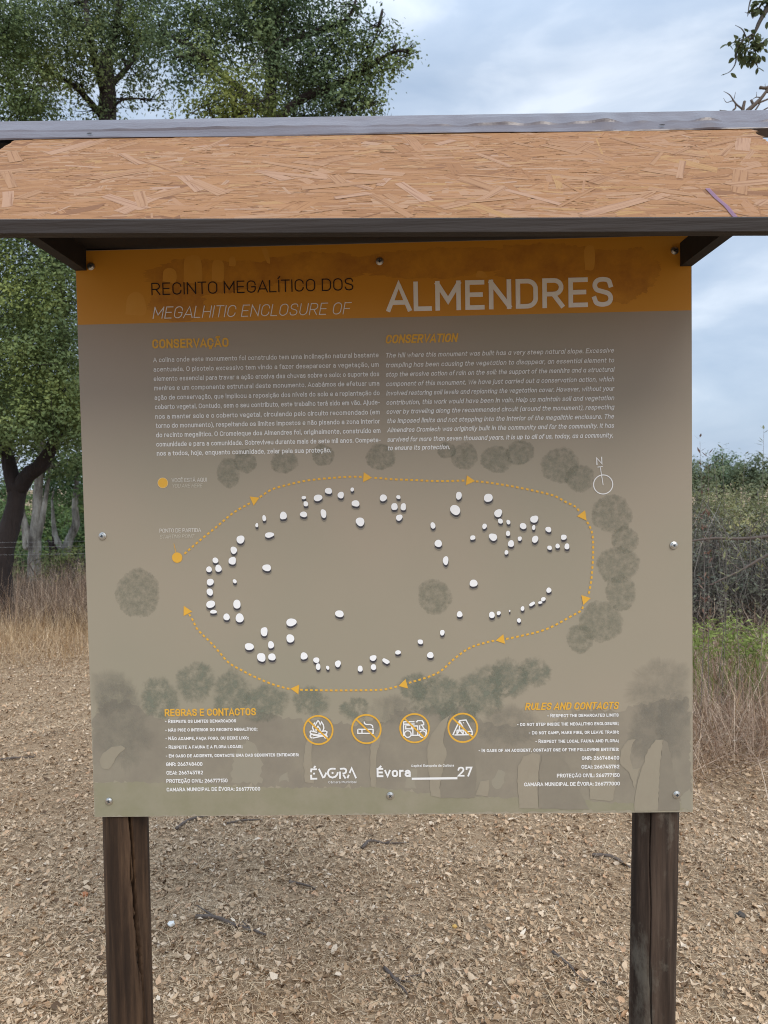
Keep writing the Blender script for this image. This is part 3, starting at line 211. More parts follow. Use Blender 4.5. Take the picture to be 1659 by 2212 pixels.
def leafmat(name, dark, light, lowf=.9, thr=.3, gloss=.45):
    a = NT(name)
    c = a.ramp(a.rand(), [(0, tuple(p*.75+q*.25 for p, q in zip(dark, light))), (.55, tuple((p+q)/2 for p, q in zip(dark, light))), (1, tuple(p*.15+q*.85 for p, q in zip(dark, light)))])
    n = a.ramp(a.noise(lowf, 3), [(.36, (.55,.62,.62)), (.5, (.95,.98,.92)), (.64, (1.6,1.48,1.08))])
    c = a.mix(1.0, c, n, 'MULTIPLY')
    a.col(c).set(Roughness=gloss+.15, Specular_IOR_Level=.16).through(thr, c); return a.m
def plain(name, c, rough=.6, **k): return NT(name).col(c).set(Roughness=rough, **k).m
M = {}
a = NT('litter_soil'); a.col(a.mix(a.noise(40, 6, .7), (.22,.145,.082), (.43,.30,.18))).set(Roughness=.95); a.bump(a.noise(120, 4), .6, .02); M['soil'] = a.m
a = NT('dry_leaf'); r = a.rand()
c = a.ramp(r, [(0,(.11,.07,.042)),(.14,(.29,.19,.11)),(.34,(.49,.355,.225)),(.58,(.56,.415,.27)),(.65,(.52,.33,.20)),(.73,(.59,.45,.305)),(.95,(.65,.52,.375)),(1,(.76,.66,.53))])
c = a.mix(1.0, c, a.ramp(a.noise(1.1, 4), [(.33,(.78,.74,.70)),(.67,(1.10,1.08,1.06))]), 'MULTIPLY')
a.col(c).set(Roughness=.75, Specular_IOR_Level=.25); M['litter'] = a.m
a = NT('straw'); a.col(a.ramp(a.rand(), [(0,(.32,.21,.115)),(.5,(.54,.385,.225)),(1,(.72,.56,.36))])).set(Roughness=.7); M['straw'] = a.m
a = NT('dead_brush'); a.col(a.ramp(a.rand(), [(0,(.12,.085,.062)),(.5,(.25,.18,.13)),(.85,(.40,.30,.22)),(1,(.62,.50,.37))])).set(Roughness=.85); M['brush'] = a.m
a = NT('dry_tussock'); a.col(a.ramp(a.rand(), [(0,(.26,.17,.12)),(.4,(.48,.34,.24)),(.8,(.62,.47,.34)),(1,(.80,.66,.49))])).set(Roughness=.8); M['tussock'] = a.m
a = NT('twig_wood'); a.col(a.mix(a.noise(60,4), (.06,.045,.038), (.16,.125,.10))).set(Roughness=.9); M['twig'] = a.m
a = NT('dark_cork_bark'); a.col(a.mix(a.noise(9,6,.6,stretch=(1,1,.3)), (.010,.007,.007), (.034,.023,.020))).set(Roughness=.95); a.bump(a.noise(24,5,stretch=(1,1,.25)), .9, .04); M['bark_dark'] = a.m
a = NT('grey_bark'); a.col(a.mix(a.noise(10,6,.6,stretch=(1,1,.35)), (.035,.03,.025), (.12,.105,.09))).set(Roughness=.95); a.bump(a.noise(30,5,stretch=(1,1,.3)), .8, .03); M['bark_grey'] = a.m
a = NT('pale_lichen_bark'); a.col(a.ramp(a.noise(7,6,.65,stretch=(1,1,.3)), [(.36,(.06,.05,.042)),(.52,(.25,.235,.205)),(.7,(.46,.44,.39))])).set(Roughness=.95); a.bump(a.noise(20,5), .7, .03); M['bark_pale'] = a.m
a = NT('dead_twigs'); a.col(a.ramp(a.rand(), [(0,(.06,.053,.046)),(.6,(.17,.15,.13)),(1,(.33,.30,.26))])).set(Roughness=.9); M['twigs_grey'] = a.m
M['leaf_a'] = leafmat('oak_leaf', (0.067, 0.107, 0.044), (0.232, 0.281, 0.122))
M['leaf_b'] = leafmat('oak_leaf_dull', (0.062, 0.095, 0.050), (0.206, 0.250, 0.125))
M['leaf_c'] = leafmat('oak_leaf_deep', (0.057, 0.098, 0.056), (0.200, 0.256, 0.131))
M['leaf_y'] = leafmat('young_oak_leaf', (0.090, 0.118, 0.034), (0.235, 0.263, 0.090))
M['leaf_far'] = leafmat('distant_leaf', (0.1, 0.125, 0.075), (0.23, 0.26, 0.15), .3)
M['leaf_pine'] = leafmat('distant_pine_leaf', (0.11, 0.16, 0.095), (0.24, 0.3, 0.18), .3)
M['leaf_olive'] = leafmat('olive_scrub_leaf', (0.154, 0.154, 0.072), (0.385, 0.374, 0.209))
M['leaf_grey'] = leafmat('grey_scrub_leaf', (0.137, 0.130, 0.098), (0.351, 0.338, 0.254))
M['leaf_fresh'] = leafmat('fresh_green_leaf', (0.168, 0.213, 0.056), (0.448, 0.515, 0.168))
M['leaf_under'] = leafmat('undergrowth_leaf', (0.066, 0.121, 0.044), (0.220, 0.297, 0.127))
M['leaf_sprig'] = leafmat('near_oak_leaf', (.025,.042,.028), (.085,.105,.06), thr=.22)
M['leaf_red'] = leafmat('reddish_weed_leaf', (.16,.07,.05), (.32,.20,.16))
# board
def panelcol(a):
    tc = a.n('ShaderNodeTexCoord'); sx = a.n('ShaderNodeSeparateXYZ'); a.l(tc.outputs['Object'], sx.inputs[0])
    mr = a.n('ShaderNodeMapRange'); mr.inputs['From Min'].default_value = PZ; mr.inputs['From Max'].default_value = PZ + PH; a.l(sx.outputs['Z'], mr.inputs['Value'])
    c = a.ramp(mr.outputs[0], [(0,(.315,.285,.215)),(.5,(.325,.287,.220)),(1,(.335,.282,.230))])
    return a.mix(1.0, c, a.ramp(a.noise(2.4,2), [(.35,(.96,.98,.97)),(.65,(1.05,1.02,1.02))]), 'MULTIPLY')
a = NT('printed_panel'); a.col(panelcol(a)).set(Roughness=.42, Specular_IOR_Level=.35); M['panel'] = a.m
a = NT('orange_print'); a.col(a.mix(a.noise(3,3), (.54,.240,.027), (.60,.280,.033))).set(Roughness=.4, Specular_IOR_Level=.35); M['band'] = a.m
def ink(name, c, fac=1, rough=.45):
    a = NT(name); a.col(c).set(Roughness=rough, Specular_IOR_Level=.3)
    if fac < 1: a.ink(fac)
    return a.m
M['white'] = ink('white_ink', (.80,.80,.79)); M['dim'] = ink('faint_white_ink', (.58,.55,.47)); M['pale'] = ink('thin_white_ink', (.70,.68,.63))
M['orange'] = ink('orange_ink', (.72,.40,.055)); M['black'] = ink('black_ink', (.018,.014,.016)); M['cream'] = ink('pale_ring_ink', (.80,.62,.34))
M['stoneshade'] = ink('charcoal_ink', (.05,.047,.055)); M['stoneshade2'] = ink('faint_charcoal_ink', (.21,.19,.155))
M['stone'] = ink('chalk_white_ink', (.86,.87,.88))
def blot(name, c, lo, hi, sc, d=8, under=None):
    a = NT(name); mr = a.n('ShaderNodeMapRange'); mr.inputs['From Min'].default_value = .36; mr.inputs['From Max'].default_value = .64
    mr.inputs['To Min'].default_value = lo; mr.inputs['To Max'].default_value = hi; a.l(a.noise(sc, d, .68), mr.inputs['Value'])
    a.col(a.mix(mr.outputs[0], under or panelcol(a), c)).set(Roughness=.43, Specular_IOR_Level=.33); return a.m
def feather(name, c, lo, hi, sc, d=8):
    a = NT(name); a.col(c).set(Roughness=.43, Specular_IOR_Level=.33); mr = a.n('ShaderNodeMapRange'); mr.inputs['From Min'].default_value = .36; mr.inputs['From Max'].default_value = .64
    mr.inputs['To Min'].default_value = lo; mr.inputs['To Max'].default_value = hi; a.l(a.noise(sc, d, .68), mr.inputs['Value'])
    at = a.n('ShaderNodeAttribute', attribute_name='ink'); mu = a.n('ShaderNodeMath', operation='MULTIPLY', use_clamp=True); a.l(at.outputs['Fac'], mu.inputs[0]); a.l(mr.outputs[0], mu.inputs[1]); a.ink(mu.outputs[0]); return a.m
M['canopy'] = feather('faded_canopy_ink', (.235,.235,.175), .08, .52, 85)
M['grove'] = feather('faded_grove_ink', (.22,.235,.18), .0, .75, 45)
M['grove2'] = feather('very_faded_grove_ink', (.26,.245,.20), .08, .42, 30)
M['wood'] = blot('faded_wood_ink', (.232,.205,.162), .45, .95, 14)
M['meadow'] = blot('faded_meadow_ink', (.25,.235,.155), .35, .95, 16)
M['gap'] = blot('faded_sky_ink', (.29,.265,.205), .6, .9, 20)
M['menhir'] = blot('faded_stone_ink', (.285,.248,.188), .3, .75, 26)
M['shadeside'] = blot('faded_shade_ink', (.215,.19,.15), .6, .9, 12)
M['hlight'] = blot('pale_orange_ink', (.62,.31,.055), .4, .9, 20, under=(.57,.26,.030)); M['hdark'] = blot('brown_print_reflection', (.36,.145,.025), .0, .85, 16, under=(.57,.26,.030))  # the brown serves heading print and a tree reflection painted as colour
a = NT('osb'); r = a.rand()
c = a.ramp(r, [(0,(.20,.094,.044)),(.04,(.275,.134,.058)),(.3,(.315,.158,.068)),(.55,(.34,.175,.077)),(.72,(.335,.178,.090)),(.86,(.36,.208,.118)),(.94,(.36,.202,.080)),(1,(.37,.228,.152))])
uvn = a.n('ShaderNodeUVMap'); g = a.noise(1, 5, .6, vec=uvn.outputs[0], stretch=(10, 330, 1), dist=.3)
c = a.mix(1.0, c, a.ramp(g, [(.31,(.60,.50,.42)),(.43,(.95,.94,.92)),(.75,(1.07,1.05,1.03))]), 'MULTIPLY')
a.col(c).set(Roughness=.75, Specular_IOR_Level=.2); M['osb'] = a.m
a = NT('osb_pale_strand'); c = a.ramp(a.rand(), [(0,(.315,.165,.078)),(.6,(.345,.192,.10)),(1,(.375,.222,.138))])
uvn = a.n('ShaderNodeUVMap'); c = a.mix(1.0, c, a.ramp(a.noise(1, 4, .6, vec=uvn.outputs[0], stretch=(6, 240, 1), dist=.2), [(.36,(.68,.60,.54)),(.5,(1,1,1)),(.75,(1.06,1.05,1.04))]), 'MULTIPLY')
a.col(c).set(Roughness=.75, Specular_IOR_Level=.2); M['osb_pale'] = a.m
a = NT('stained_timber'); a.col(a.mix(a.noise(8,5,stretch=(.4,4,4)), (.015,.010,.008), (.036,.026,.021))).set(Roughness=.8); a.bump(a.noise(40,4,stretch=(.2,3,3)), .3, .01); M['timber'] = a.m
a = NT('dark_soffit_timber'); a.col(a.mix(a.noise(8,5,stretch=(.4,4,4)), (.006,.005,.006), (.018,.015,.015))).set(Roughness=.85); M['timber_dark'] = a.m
def postmat(name, lichen):
    a = NT(name)
    c = a.ramp(a.noise(5,9,.72,stretch=(7,7,.6),dist=.25), [(.3,(.022,.012,.007)),(.48,(.050,.029,.017) if not lichen else (.044,.029,.021)),(.72,(.115,.070,.041) if not lichen else (.085,.060,.045))])
    c = a.mix(1.0, c, a.ramp(a.noise(70,3,stretch=(1,1,.04)), [(.38,(.55,.52,.50)),(.62,(1.3,1.27,1.22))]), 'MULTIPLY')
    f = a.ramp(a.noise(13,6,.7,stretch=(1,1,.5)), [(.53 if lichen else .66,(0,0,0)),(.66 if lichen else .82,(.6,.6,.6))])
    c = a.mix(f, c, (.16,.145,.115)); a.col(c).set(Roughness=.72, Specular_IOR_Level=.3)
    a.bump(a.noise(45,5,stretch=(1,1,.06)), .35, .006); return a.m
M['post_l'] = postmat('dark_stained_pole', 0); M['post_r'] = postmat('lichened_dark_pole', 1)
a = NT('painted_sheet_metal'); c = a.mix(a.noise(3,5,.6,stretch=(1,6,6)), (.062,.045,.049), (.125,.098,.105))
a.col(c).set(Roughness=.38, Specular_IOR_Level=.6, Coat_Weight=.25, Coat_Roughness=.25); a.bump(a.noise(14,4,.6,stretch=(1,2,2)), .35, .008); M['capmetal'] = a.m
a = NT('zinc_steel'); a.col((.62,.63,.62)).set(Metallic=1.0, Roughness=.34); a.bump(a.noise(400,3), .1, .001); M['steel'] = a.m
M['recess'] = plain('screw_recess', (.05,.065,.08), .5, Metallic=.6)
M['purple'] = ink('purple_stain', (.21,.095,.16), .8); M['teal'] = plain('pale_green_paint', (.55,.70,.66), .6)
M['hole'] = plain('torn_hole', (.02,.017,.016), .9)
M['wire'] = plain('galvanised_wire', (.42,.42,.42), .45, Metallic=.8)
M['fpost'] = plain('weathered_stake', (.10,.085,.07), .9)
def stone(name, c0, c1, sc=60):
    a = NT(name); a.col(a.mix(a.noise(sc,5), c0, c1)).set(Roughness=.85); a.bump(a.noise(sc*2,4), .4, .004); return a.m
PEB = {'white': stone('chalk', (.66,.66,.62), (.84,.84,.80)), 'tan': stone('tan_stone', (.40,.28,.17), (.58,.43,.28)), 'dark': stone('dark_earth', (.03,.026,.024), (.09,.075,.06)),
       'rust': stone('cork', (.30,.11,.045), (.48,.20,.09)), 'gold': stone('yellow_stone', (.50,.30,.07), (.62,.40,.13))}

# ------------------------------------------------------------------ ground
_ph = rng.uniform(0, 6.28, 24); _kx = rng.normal(0, 1, 24); _ky = rng.normal(0, 1, 24)
_am = np.array([.010]*6 + [.006]*6 + [.004]*12); _fr = np.array([1.2]*6 + [3.2]*6 + [8.0]*12)
def gh(x, y):
    x = np.asarray(x, float); y = np.asarray(y, float); z = np.zeros(np.broadcast(x, y).shape)
    for i in range(24): z = z + _am[i] * np.sin(_fr[i] * (_kx[i]*x + _ky[i]*y) + _ph[i])
    return z * np.exp(-((x*x + y*y) / 900.0))
def ground_sheet():
    u = np.linspace(-1, 1, 261); s = np.sinh(u * 5.6) / np.sinh(5.6) * 420
    X, Y = np.meshgrid(s, s + 3.0, indexing='ij'); Z = gh(X, Y)
    n = len(s); V = np.stack([X.ravel(), Y.ravel(), Z.ravel()], 1)
    i = np.arange(n*n).reshape(n, n); F = np.stack([i[:-1,:-1].ravel(), i[1:,:-1].ravel(), i[1:,1:].ravel(), i[:-1,1:].ravel()], 1)
    tag(mesh('ground', V, F, M['soil'], smooth=True), kind='structure')
ground_sheet()

def sector(n, y0, y1, pad=.7, bias=1.0):
    """points over the trodden strip in front of and behind the board, denser towards the viewer"""
    y = y0 + (y1 - y0) * rng.random(n) ** bias
    half = .55 * (y + 1.6) + pad
    return rng.uniform(-1, 1, n) * half, y
def rot(yaw, pitch, roll):
    cy, sy, cp, sp_, cr, sr = np.cos(yaw), np.sin(yaw), np.cos(pitch), np.sin(pitch), np.cos(roll), np.sin(roll)
    R = np.empty((len(yaw), 3, 3))
    R[:,0,0]=cy*cp; R[:,0,1]=cy*sp_*sr-sy*cr; R[:,0,2]=cy*sp_*cr+sy*sr
    R[:,1,0]=sy*cp; R[:,1,1]=sy*sp_*sr+cy*cr; R[:,1,2]=sy*sp_*cr-cy*sr
    R[:,2,0]=-sp_; R[:,2,1]=cp*sr; R[:,2,2]=cp*cr
    return R
def litter():
    n = 270000; x, y = sector(n, -.2, 6.6, .7, 1.5)
    L = np.clip(rng.lognormal(math.log(.0115), .50, n), .004, .031); W = L * rng.uniform(.22, .7, n)
    # each leaf: stem end, two sides, tip on a curled midrib (6 points, 4 faces)
    t = np.array([[-.5,0],[-.12,.5],[.22,.42],[.5,0],[.22,-.42],[-.12,-.5],[.05,0]])
    P = np.zeros((n, 7, 3)); P[:,:,0] = t[:,0] * L[:,None]; P[:,:,1] = t[:,1] * W[:,None]
    P[:,:,0] += rng.normal(0, .07, (n,7)) * L[:,None]; P[:,:,1] += rng.normal(0, .07, (n,7)) * W[:,None]
    curl = rng.normal(.35, .5, n) * L; fold = rng.normal(.25, .4, n) * W
    P[:,:,2] = curl[:,None] * (t[:,0]**2)[None] * 1.6 + fold[:,None] * np.abs(t[:,1])[None] * 1.4
    R = rot(rng.uniform(0, 2*pi, n), rng.normal(0, .30, n), rng.normal(0, .34, n))
    P = np.einsum('nij,nkj->nki', R, P)
    P[:,:,2] -= P[:,:,2].min(1)[:,None]
    P += np.stack([x, y, gh(x, y) + rng.random(n)**2 * .014 - .001], 1)[:,None,:]
    b = (np.arange(n) * 7)[:,None, None]
    F = b + np.array([[0,6,1,1],[1,6,3,2],[6,5,4,3],[0,5,6,6]])[None]
    T = np.array([[0,6,1],[1,6,2],[2,6,3],[3,6,4],[4,6,5],[5,6,0]])
    F = (b + T[None]).reshape(-1, 3)
    tag(mesh('leaf_litter', P.reshape(-1, 3), F, M['litter']), 'dry tan leaves and cork chips covering the ground', 'leaf litter', kind='stuff')
litter()
def blades(name, label, cat, x, y, H, W, lean, m, bend=.5, flat=False, z0=0.0, yaw=None):
    """thin bent dry blades, each its own strip of 3 quads"""
    n = len(x); yaw = rng.uniform(0, 2*pi, n) if yaw is None else yaw
    d = np.stack([np.cos(yaw), np.sin(yaw), np.zeros(n)], 1); s = np.stack([-np.sin(yaw), np.cos(yaw), np.zeros(n)], 1)
    # the strip's width turns any way round
    s = s * rng.uniform(.5, 1, n)[:,None] + np.array([1,0,0]) * rng.uniform(0, .6, n)[:,None]
    ts = [0, .35, .7, 1.0]; P = np.zeros((n, 8, 3)); base = np.stack([x, y, gh(x, y) + z0], 1)
    for i, t in enumerate(ts):
        out = np.sin(lean) * t + bend * rng.uniform(.2, 1, n) * t*t; upz = np.cos(lean) * t * (1 - .25*bend*t)
        c = base + d * (out * H)[:,None] + np.array([0,0,1]) * (upz * H)[:,None]
        ww = (W * (1 - .8*t))[:,None]
        P[:,2*i] = c - s*ww; P[:,2*i+1] = c + s*ww
    b = (np.arange(n) * 8)[:,None,None]; F = (b + np.array([[0,1,3,2],[2,3,5,4],[4,5,7,6]])[None]).reshape(-1, 4)
    return tag(mesh(name, P.reshape(-1,3), F, m), label, cat, kind='stuff')
n = 140000; x, y = sector(n, -.1, 6.4, .7, 1.45)
blades('straw_litter', 'broken pale straw strewn over the leaf litter', 'straw', x, y, rng.lognormal(math.log(.035), .5, n), rng.uniform(.0006,.0016,n), rng.normal(1.45,.14,n), M['straw'], .12, z0=.008)
n = 34000; x = rng.uniform(-8.5, 2.6, n); y = 4.2 + 2.8*rng.random(n)**.6 + .25*np.sin(x*1.7)
blades('straw_fringe', 'pale dry grass fringe in front of the brown brush', 'dry grass', x, y, rng.lognormal(math.log(.20), .45, n) * np.clip((y - 4.0)/1.5, .22, 1), rng.uniform(.0012,.003,n), np.abs(rng.normal(.35,.38,n)) + np.clip(5.3-y, 0, 1)*.9, M['straw'], .5)
n = 22000; x = rng.uniform(-6.5, 2.4, n); y = rng.uniform(3.0, 5.4, n)
blades('flattened_straw', 'flattened pale straw on the ground in front of the dry grass', 'straw', x, y, rng.lognormal(math.log(.07), .5, n), rng.uniform(.001,.0024,n), rng.normal(1.42,.12,n), M['straw'], .12, z0=.010)
n = 34000; x = rng.uniform(-10, 3.2, n); y = 6.3 + 3.2*rng.random(n) + .3*np.sin(x*1.3+1)
blades('dead_brush', 'waist low mass of dead brown weeds in front of the oaks', 'brush', x, y, np.clip(rng.lognormal(math.log(.42), .35, n), .15, .85), rng.uniform(.0015,.0045,n), np.abs(rng.normal(.35,.3,n)), M['brush'], .7)
n = 5000; x = rng.uniform(-10, 3.2, n); y = 6.3 + 3.4*rng.random(n)
blades('tall_straw', 'thin pale grass stalks standing in the brown brush', 'dry grass', x, y, np.clip(rng.lognormal(math.log(.62), .25, n), .3, 1.0), rng.uniform(.001,.0022,n), np.abs(rng.normal(.15,.15,n)), M['tussock'], .3)
n = 30000; x = 1.42 + rng.random(n)**.9*3.8; y = 2.3 + 2.5*rng.random(n) + .25*np.abs(np.sin(x*2.2))
blades('dry_tussocks', 'tangled pinkish dry grass right of the board', 'dry grass', x, y, np.clip(rng.lognormal(math.log(.36), .42, n), .1, .85), rng.uniform(.0011,.0028,n), np.abs(rng.normal(.6,.5,n)), M['tussock'], .9)
n = 260; x = 1.5 + rng.random(n)*3.4; y = 2.5 + 2.2*rng.random(n)
blades('long_stalks', 'long pale grass stalks leaning over the dry grass on the right', 'dry grass', x, y, rng.uniform(.5, .95, n), rng.uniform(.0015,.0026,n), np.abs(rng.normal(.75,.4,n)), M['straw'], .3)

# ------------------------------------------------------------------ information board
board = tag(empty('information_board', (0, 0, 0)), 'brown and orange information board on two dark wooden poles under a small chipboard roof', 'information board')
def post(name, xt, xb, r, m, cracks):
    ns, nz = 260, 120; z0, z1 = -.25, PZ + 1.128; V = []
    for i in range(nz + 1):
        z = z0 + (z1 - z0) * i / nz; cx = xb + (xt - xb) * (z / PZ)
        for j in range(ns):
            a = 2*pi*j/ns - pi; rr = r * (1 + .008*sin(3*a + 1.3*z) + .006*sin(7*a - 2*z))
            for (za, aa, zb, ab, wd, dp) in cracks:
                if za >= z >= zb:
                    f = (za - z) / (za - zb); ac = aa + (ab - aa)*f + .03*sin(23*f + aa)
                    ww = wd * min(1, 6*f + .15, 6*(1-f) + .1); q = abs(a - ac) / max(ww, 1e-4)
                    if q < 1.35: rr -= dp * max(0, 1 - (q/1.35)**4)
            V.append((cx + rr*sin(a), .0505 - rr*cos(a), z))
    F = [(i*ns+j, i*ns+(j+1) % ns, (i+1)*ns+(j+1) % ns, (i+1)*ns+j) for i in range(nz) for j in range(ns)]
    F += [tuple(range(ns))[::-1], tuple(nz*ns + j for j in range(ns))]
    return mesh(name, V, F, m, board, True)
p1 = post('post', -.5552, -.5615, .0457, M['post_l'], [(PZ+.6, -.12, .40, 1.05, .050, .030), (.80, .50, .52, .80, .034, .018), (.45, .95, .1, 1.35, .06, .02)])
p1['label'] = 'dark wooden pole with a long open crack'
p2 = post('post', .5433, .5246, .0457, M['post_r'], [(PZ+.3, -.68, .38, -.36, .022, .008), (.55,-.4,.2,-.2,.015,.006)])
p2['label'] = 'dark wooden pole with grey lichen stains'
panel = B().box((-PW, 0, PZ), (PW, .0045, PZ + PH)).build('panel', M['panel'], board)

def flat(name, polys, layer, m, parent=panel):
    b = B()
    for i, P in enumerate(polys):
        y = -(layer[i] if isinstance(layer, (list, tuple)) else layer) * .00012
        b.add([(u, y, v + PZ) for u, v in P], [tuple(range(len(P)))])
    return b.build(name, m, parent)
def strip(P, w, closed=False):
    """ribbon of quads along a polyline"""
    P = [np.array(p, float) for p in P]; n = len(P); Ls = []; Rs = []
    for i in range(n):
        a = P[i-1] if (i or closed) else P[i]; c = P[(i+1) % n] if (i < n-1 or closed) else P[i]
        d0 = P[i]-a; d1 = c-P[i]; d0 = d0/(np.linalg.norm(d0)+1e-12); d1 = d1/(np.linalg.norm(d1)+1e-12); t = d0+d1; t /= np.linalg.norm(t)+1e-12
        nn = np.array([-t[1], t[0]]); k = 1/max(.5, abs(np.dot(nn, [-d1[1], d1[0]]) if np.linalg.norm(d1) > .5 else np.dot(nn, [-d0[1], d0[0]])))
        Ls.append(P[i] + nn*w/2*k); Rs.append(P[i] - nn*w/2*k)
    m = n if closed else n-1
    return [[Ls[i], Ls[(i+1) % n], Rs[(i+1) % n], Rs[i]] for i in range(m)]
def ring(c, r, w, n=48): return strip([(c[0]+r*cos(2*pi*i/n), c[1]+r*sin(2*pi*i/n)) for i in range(n)], w, True)
def disc(c, r, n=40): return [(c[0]+r*cos(2*pi*i/n), c[1]+r*sin(2*pi*i/n)) for i in range(n)]
def ragged(u, v, a, b, amp, n=220, pw=1.0):
    ph = [rnd.uniform(0, 6.28) for _ in range(14)]; ks = [2,3,5,7,11,15,19,26,33,41,53,61,77,90]
    o = []
    for i in range(n):
        t = 2*pi*i/n; q = 1 + amp * sum(sin(k*t + p) / (k**.55) for k, p in zip(ks, ph)) + rnd.uniform(-1,1)*amp*.35
        o.append((u + a*q*cos(t), v + b*q*sin(t)))
    return o
def blob(name, u, v, a, b, amp, layer, m, rim=(1, .95, .38), radii=(.6, .88, 1.0)):
    """ragged printed patch whose ink thins out towards its rim"""
    P = np.array(clipz(ragged(u, v, a, b, amp))); n = len(P); c = np.array([u, v]); V = [(u, -layer*.00012, v + PZ)]; w_ = [1.0]
    for k, q in zip(radii, rim):
        for p in P: x = c + (p - c)*k; V.append((x[0], -layer*.00012, x[1] + PZ)); w_.append(q)
    F = [(0, 1+i, 1+(i+1) % n) for i in range(n)] + [(1+r*n+i, 1+(r+1)*n+i, 1+(r+1)*n+(i+1) % n, 1+r*n+(i+1) % n) for r in range(2) for i in range(n)]
    o = mesh(name, V, F, m, panel); at = o.data.attributes.new('ink', 'FLOAT', 'POINT'); at.data.foreach_set('value', np.array(w_, np.float32)); return o
def rough(P, amp, step=.006, skip=None):
    o = []
    for p, q in zip(P, P[1:] + P[:1]):
        p, q = np.array(p), np.array(q); n = max(1, int(np.linalg.norm(q-p)/step)); d = (q-p)/(np.linalg.norm(q-p)+1e-9)
        for i in range(n):
            r_ = p + (q-p)*i/n; o.append(tuple(r_ + np.array([-d[1], d[0]])*rnd.gauss(0, amp) + d*rnd.gauss(0, amp*.5)))
    return o
inset = .0008
clipz = lambda P: [(min(max(u, -PW+inset), PW-inset), min(max(v, inset), PH-inset)) for u, v in P]
flat('heading_band', [[(-PW+inset, BAND), (PW-inset, BAND), (PW-inset, PH-inset), (-PW+inset, PH-inset)]], 1, M['band'])
for i, (u, v, a_, b_) in enumerate(((-.33,1.075,.13,.035),(-.13,1.085,.12,.03),(.10,1.09,.16,.03),(.33,1.085,.14,.035),(.47,1.06,.07,.05),(-.40,1.02,.06,.03))):
    flat('print_and_reflection_patch', [[(min(max(p,-PW+inset),PW-inset), min(max(q,BAND+.002),PH-inset)) for p, q in ragged(u, v, a_, b_, .09)]], 2 + .3*i, M['hdark'])  # brown heading patches: print, plus the trees' reflection put into the colour
for P in HEADLIGHT: flat('printed_standing_stone', [clipz([(q[0], 0, q[1]) for q in P] and [tuple(r_) for r_ in spline([(q[0], 0, q[1]) for q in P + P[:1]], 5)[:-1, [0, 2]]])], 4, M['hlight'])
flat('printed_woodland', [clipz(rough(WOOD, .0035))], 1, M['wood'])
flat('printed_meadow', [clipz(rough(GRASSP, .0016))], 1.5, M['meadow'])
for P in GAPS: flat('printed_sky_gap', [clipz(rough(P, .0022))], 2, M['gap'])
gv = [g for g in GROVE if g[4] == 0]; gw = [g for g in GROVE if g[4] == 1]
for i, g in enumerate(gw): blob('printed_tree', g[0], g[1], g[2]*1.08, g[3]*1.08, .09, 2.4 + .25*i, M['grove2'], (1,.8,.0), (.5,.75,1))
for i, g in enumerate(gv): blob('printed_tree', g[0], g[1], g[2]*1.05, g[3]*1.05, .085, 4.4 + .2*i, M['grove'], (1,.85,.05), (.55,.8,1))
for P in STONEBACKS: flat('printed_stone_shade', [clipz(rough(P, .0006))], 7.2, M['shadeside'])
for P in MENHIRS: flat('printed_standing_stone', [clipz(rough(P, .0006))], 7.5, M['menhir'])
for i, g in enumerate(CANOPY): blob('printed_tree', g[0], g[1], g[2], g[3], .05, 2 + .3*i, M['canopy'])
# standing stones of the plan with their printed drop shades
for u, v, a, b, rotd in STONES:
    ph = rnd.uniform(0, 6.28); e = rnd.uniform(.02, .10); e3 = rnd.uniform(.01, .06); R_ = RAD(rotd)
    pw = rnd.choice([2.0, 2.2, 2.5]) if not rotd else 3
    def outline(s, dx, dy):
        o = []
        for i in range(30):
            t = 2*pi*i/30; ct, st_ = cos(t), sin(t); rr = (abs(ct)**pw + abs(st_)**pw) ** (-1/pw) * (1 + e*sin(2*t+ph) + e3*sin(3*t+ph*2))
            x_, y_ = rr*a*ct*s, rr*b*st_*s; o.append((u + dx + x_*cos(R_) - y_*sin(R_), v + dy + x_*sin(R_) + y_*cos(R_)))
        return o
    sb = B()
    for lay, P in ((6.2, outline(1.12, .0006, -.0062)), (6.5, outline(.98, .0003, -.0042)), (7, outline(1, 0, 0))): sb.add([(p, -lay*.00012, q + PZ) for p, q in P], [tuple(range(len(P)))])
    o = sb.build('printed_stone', [M['stoneshade2'], M['stoneshade'], M['stone']], panel); o.data.polygons.foreach_set('material_index', [0, 1, 2])
# dotted route
dash = []
for P in ROUTE:
    Q = spline([(p[0], 0, p[1]) for p in P], 12)[:, [0, 2]]; s = np.r_[0, np.cumsum(np.linalg.norm(np.diff(Q, axis=0), axis=1))]
    k = max(1, round(s[-1] / .0101)); 
    for j in range(k):
        a0 = s[-1] * (j + .25) / k; a1 = a0 + s[-1]/k*.53
        A = np.array([np.interp(a0, s, Q[:,0]), np.interp(a0, s, Q[:,1])]); C = np.array([np.interp(a1, s, Q[:,0]), np.interp(a1, s, Q[:,1])])
        dash += strip([A, C], .0038)
for tx, tz, bx, bz in ARROWS:
    t = np.array([tx, tz]); b_ = np.array([bx, bz]); d = t - b_; nn = np.array([-d[1], d[0]]) / np.linalg.norm(d)
    flat('route_arrow', [[tuple(t), tuple(b_ + nn*.0098), tuple(b_ - nn*.0098)]], 8.5, M['orange'])
flat('printed_route', dash, 8, M['orange'])
flat('map_marker', [disc(DOTS[0], DOTR)], 8.4, M['cream']); flat('map_marker', [disc(DOTS[0], DOTR*.93)], 8.8, M['orange']); flat('map_marker', [disc(DOTS[1], DOTR)], 8.8, M['orange'])
flat('map_marker', strip(LEADER, .0011), 8.4, M['orange'])
cr_ = math.hypot(COMPASS[1][0]-COMPASS[0][0], COMPASS[1][1]-COMPASS[0][1])
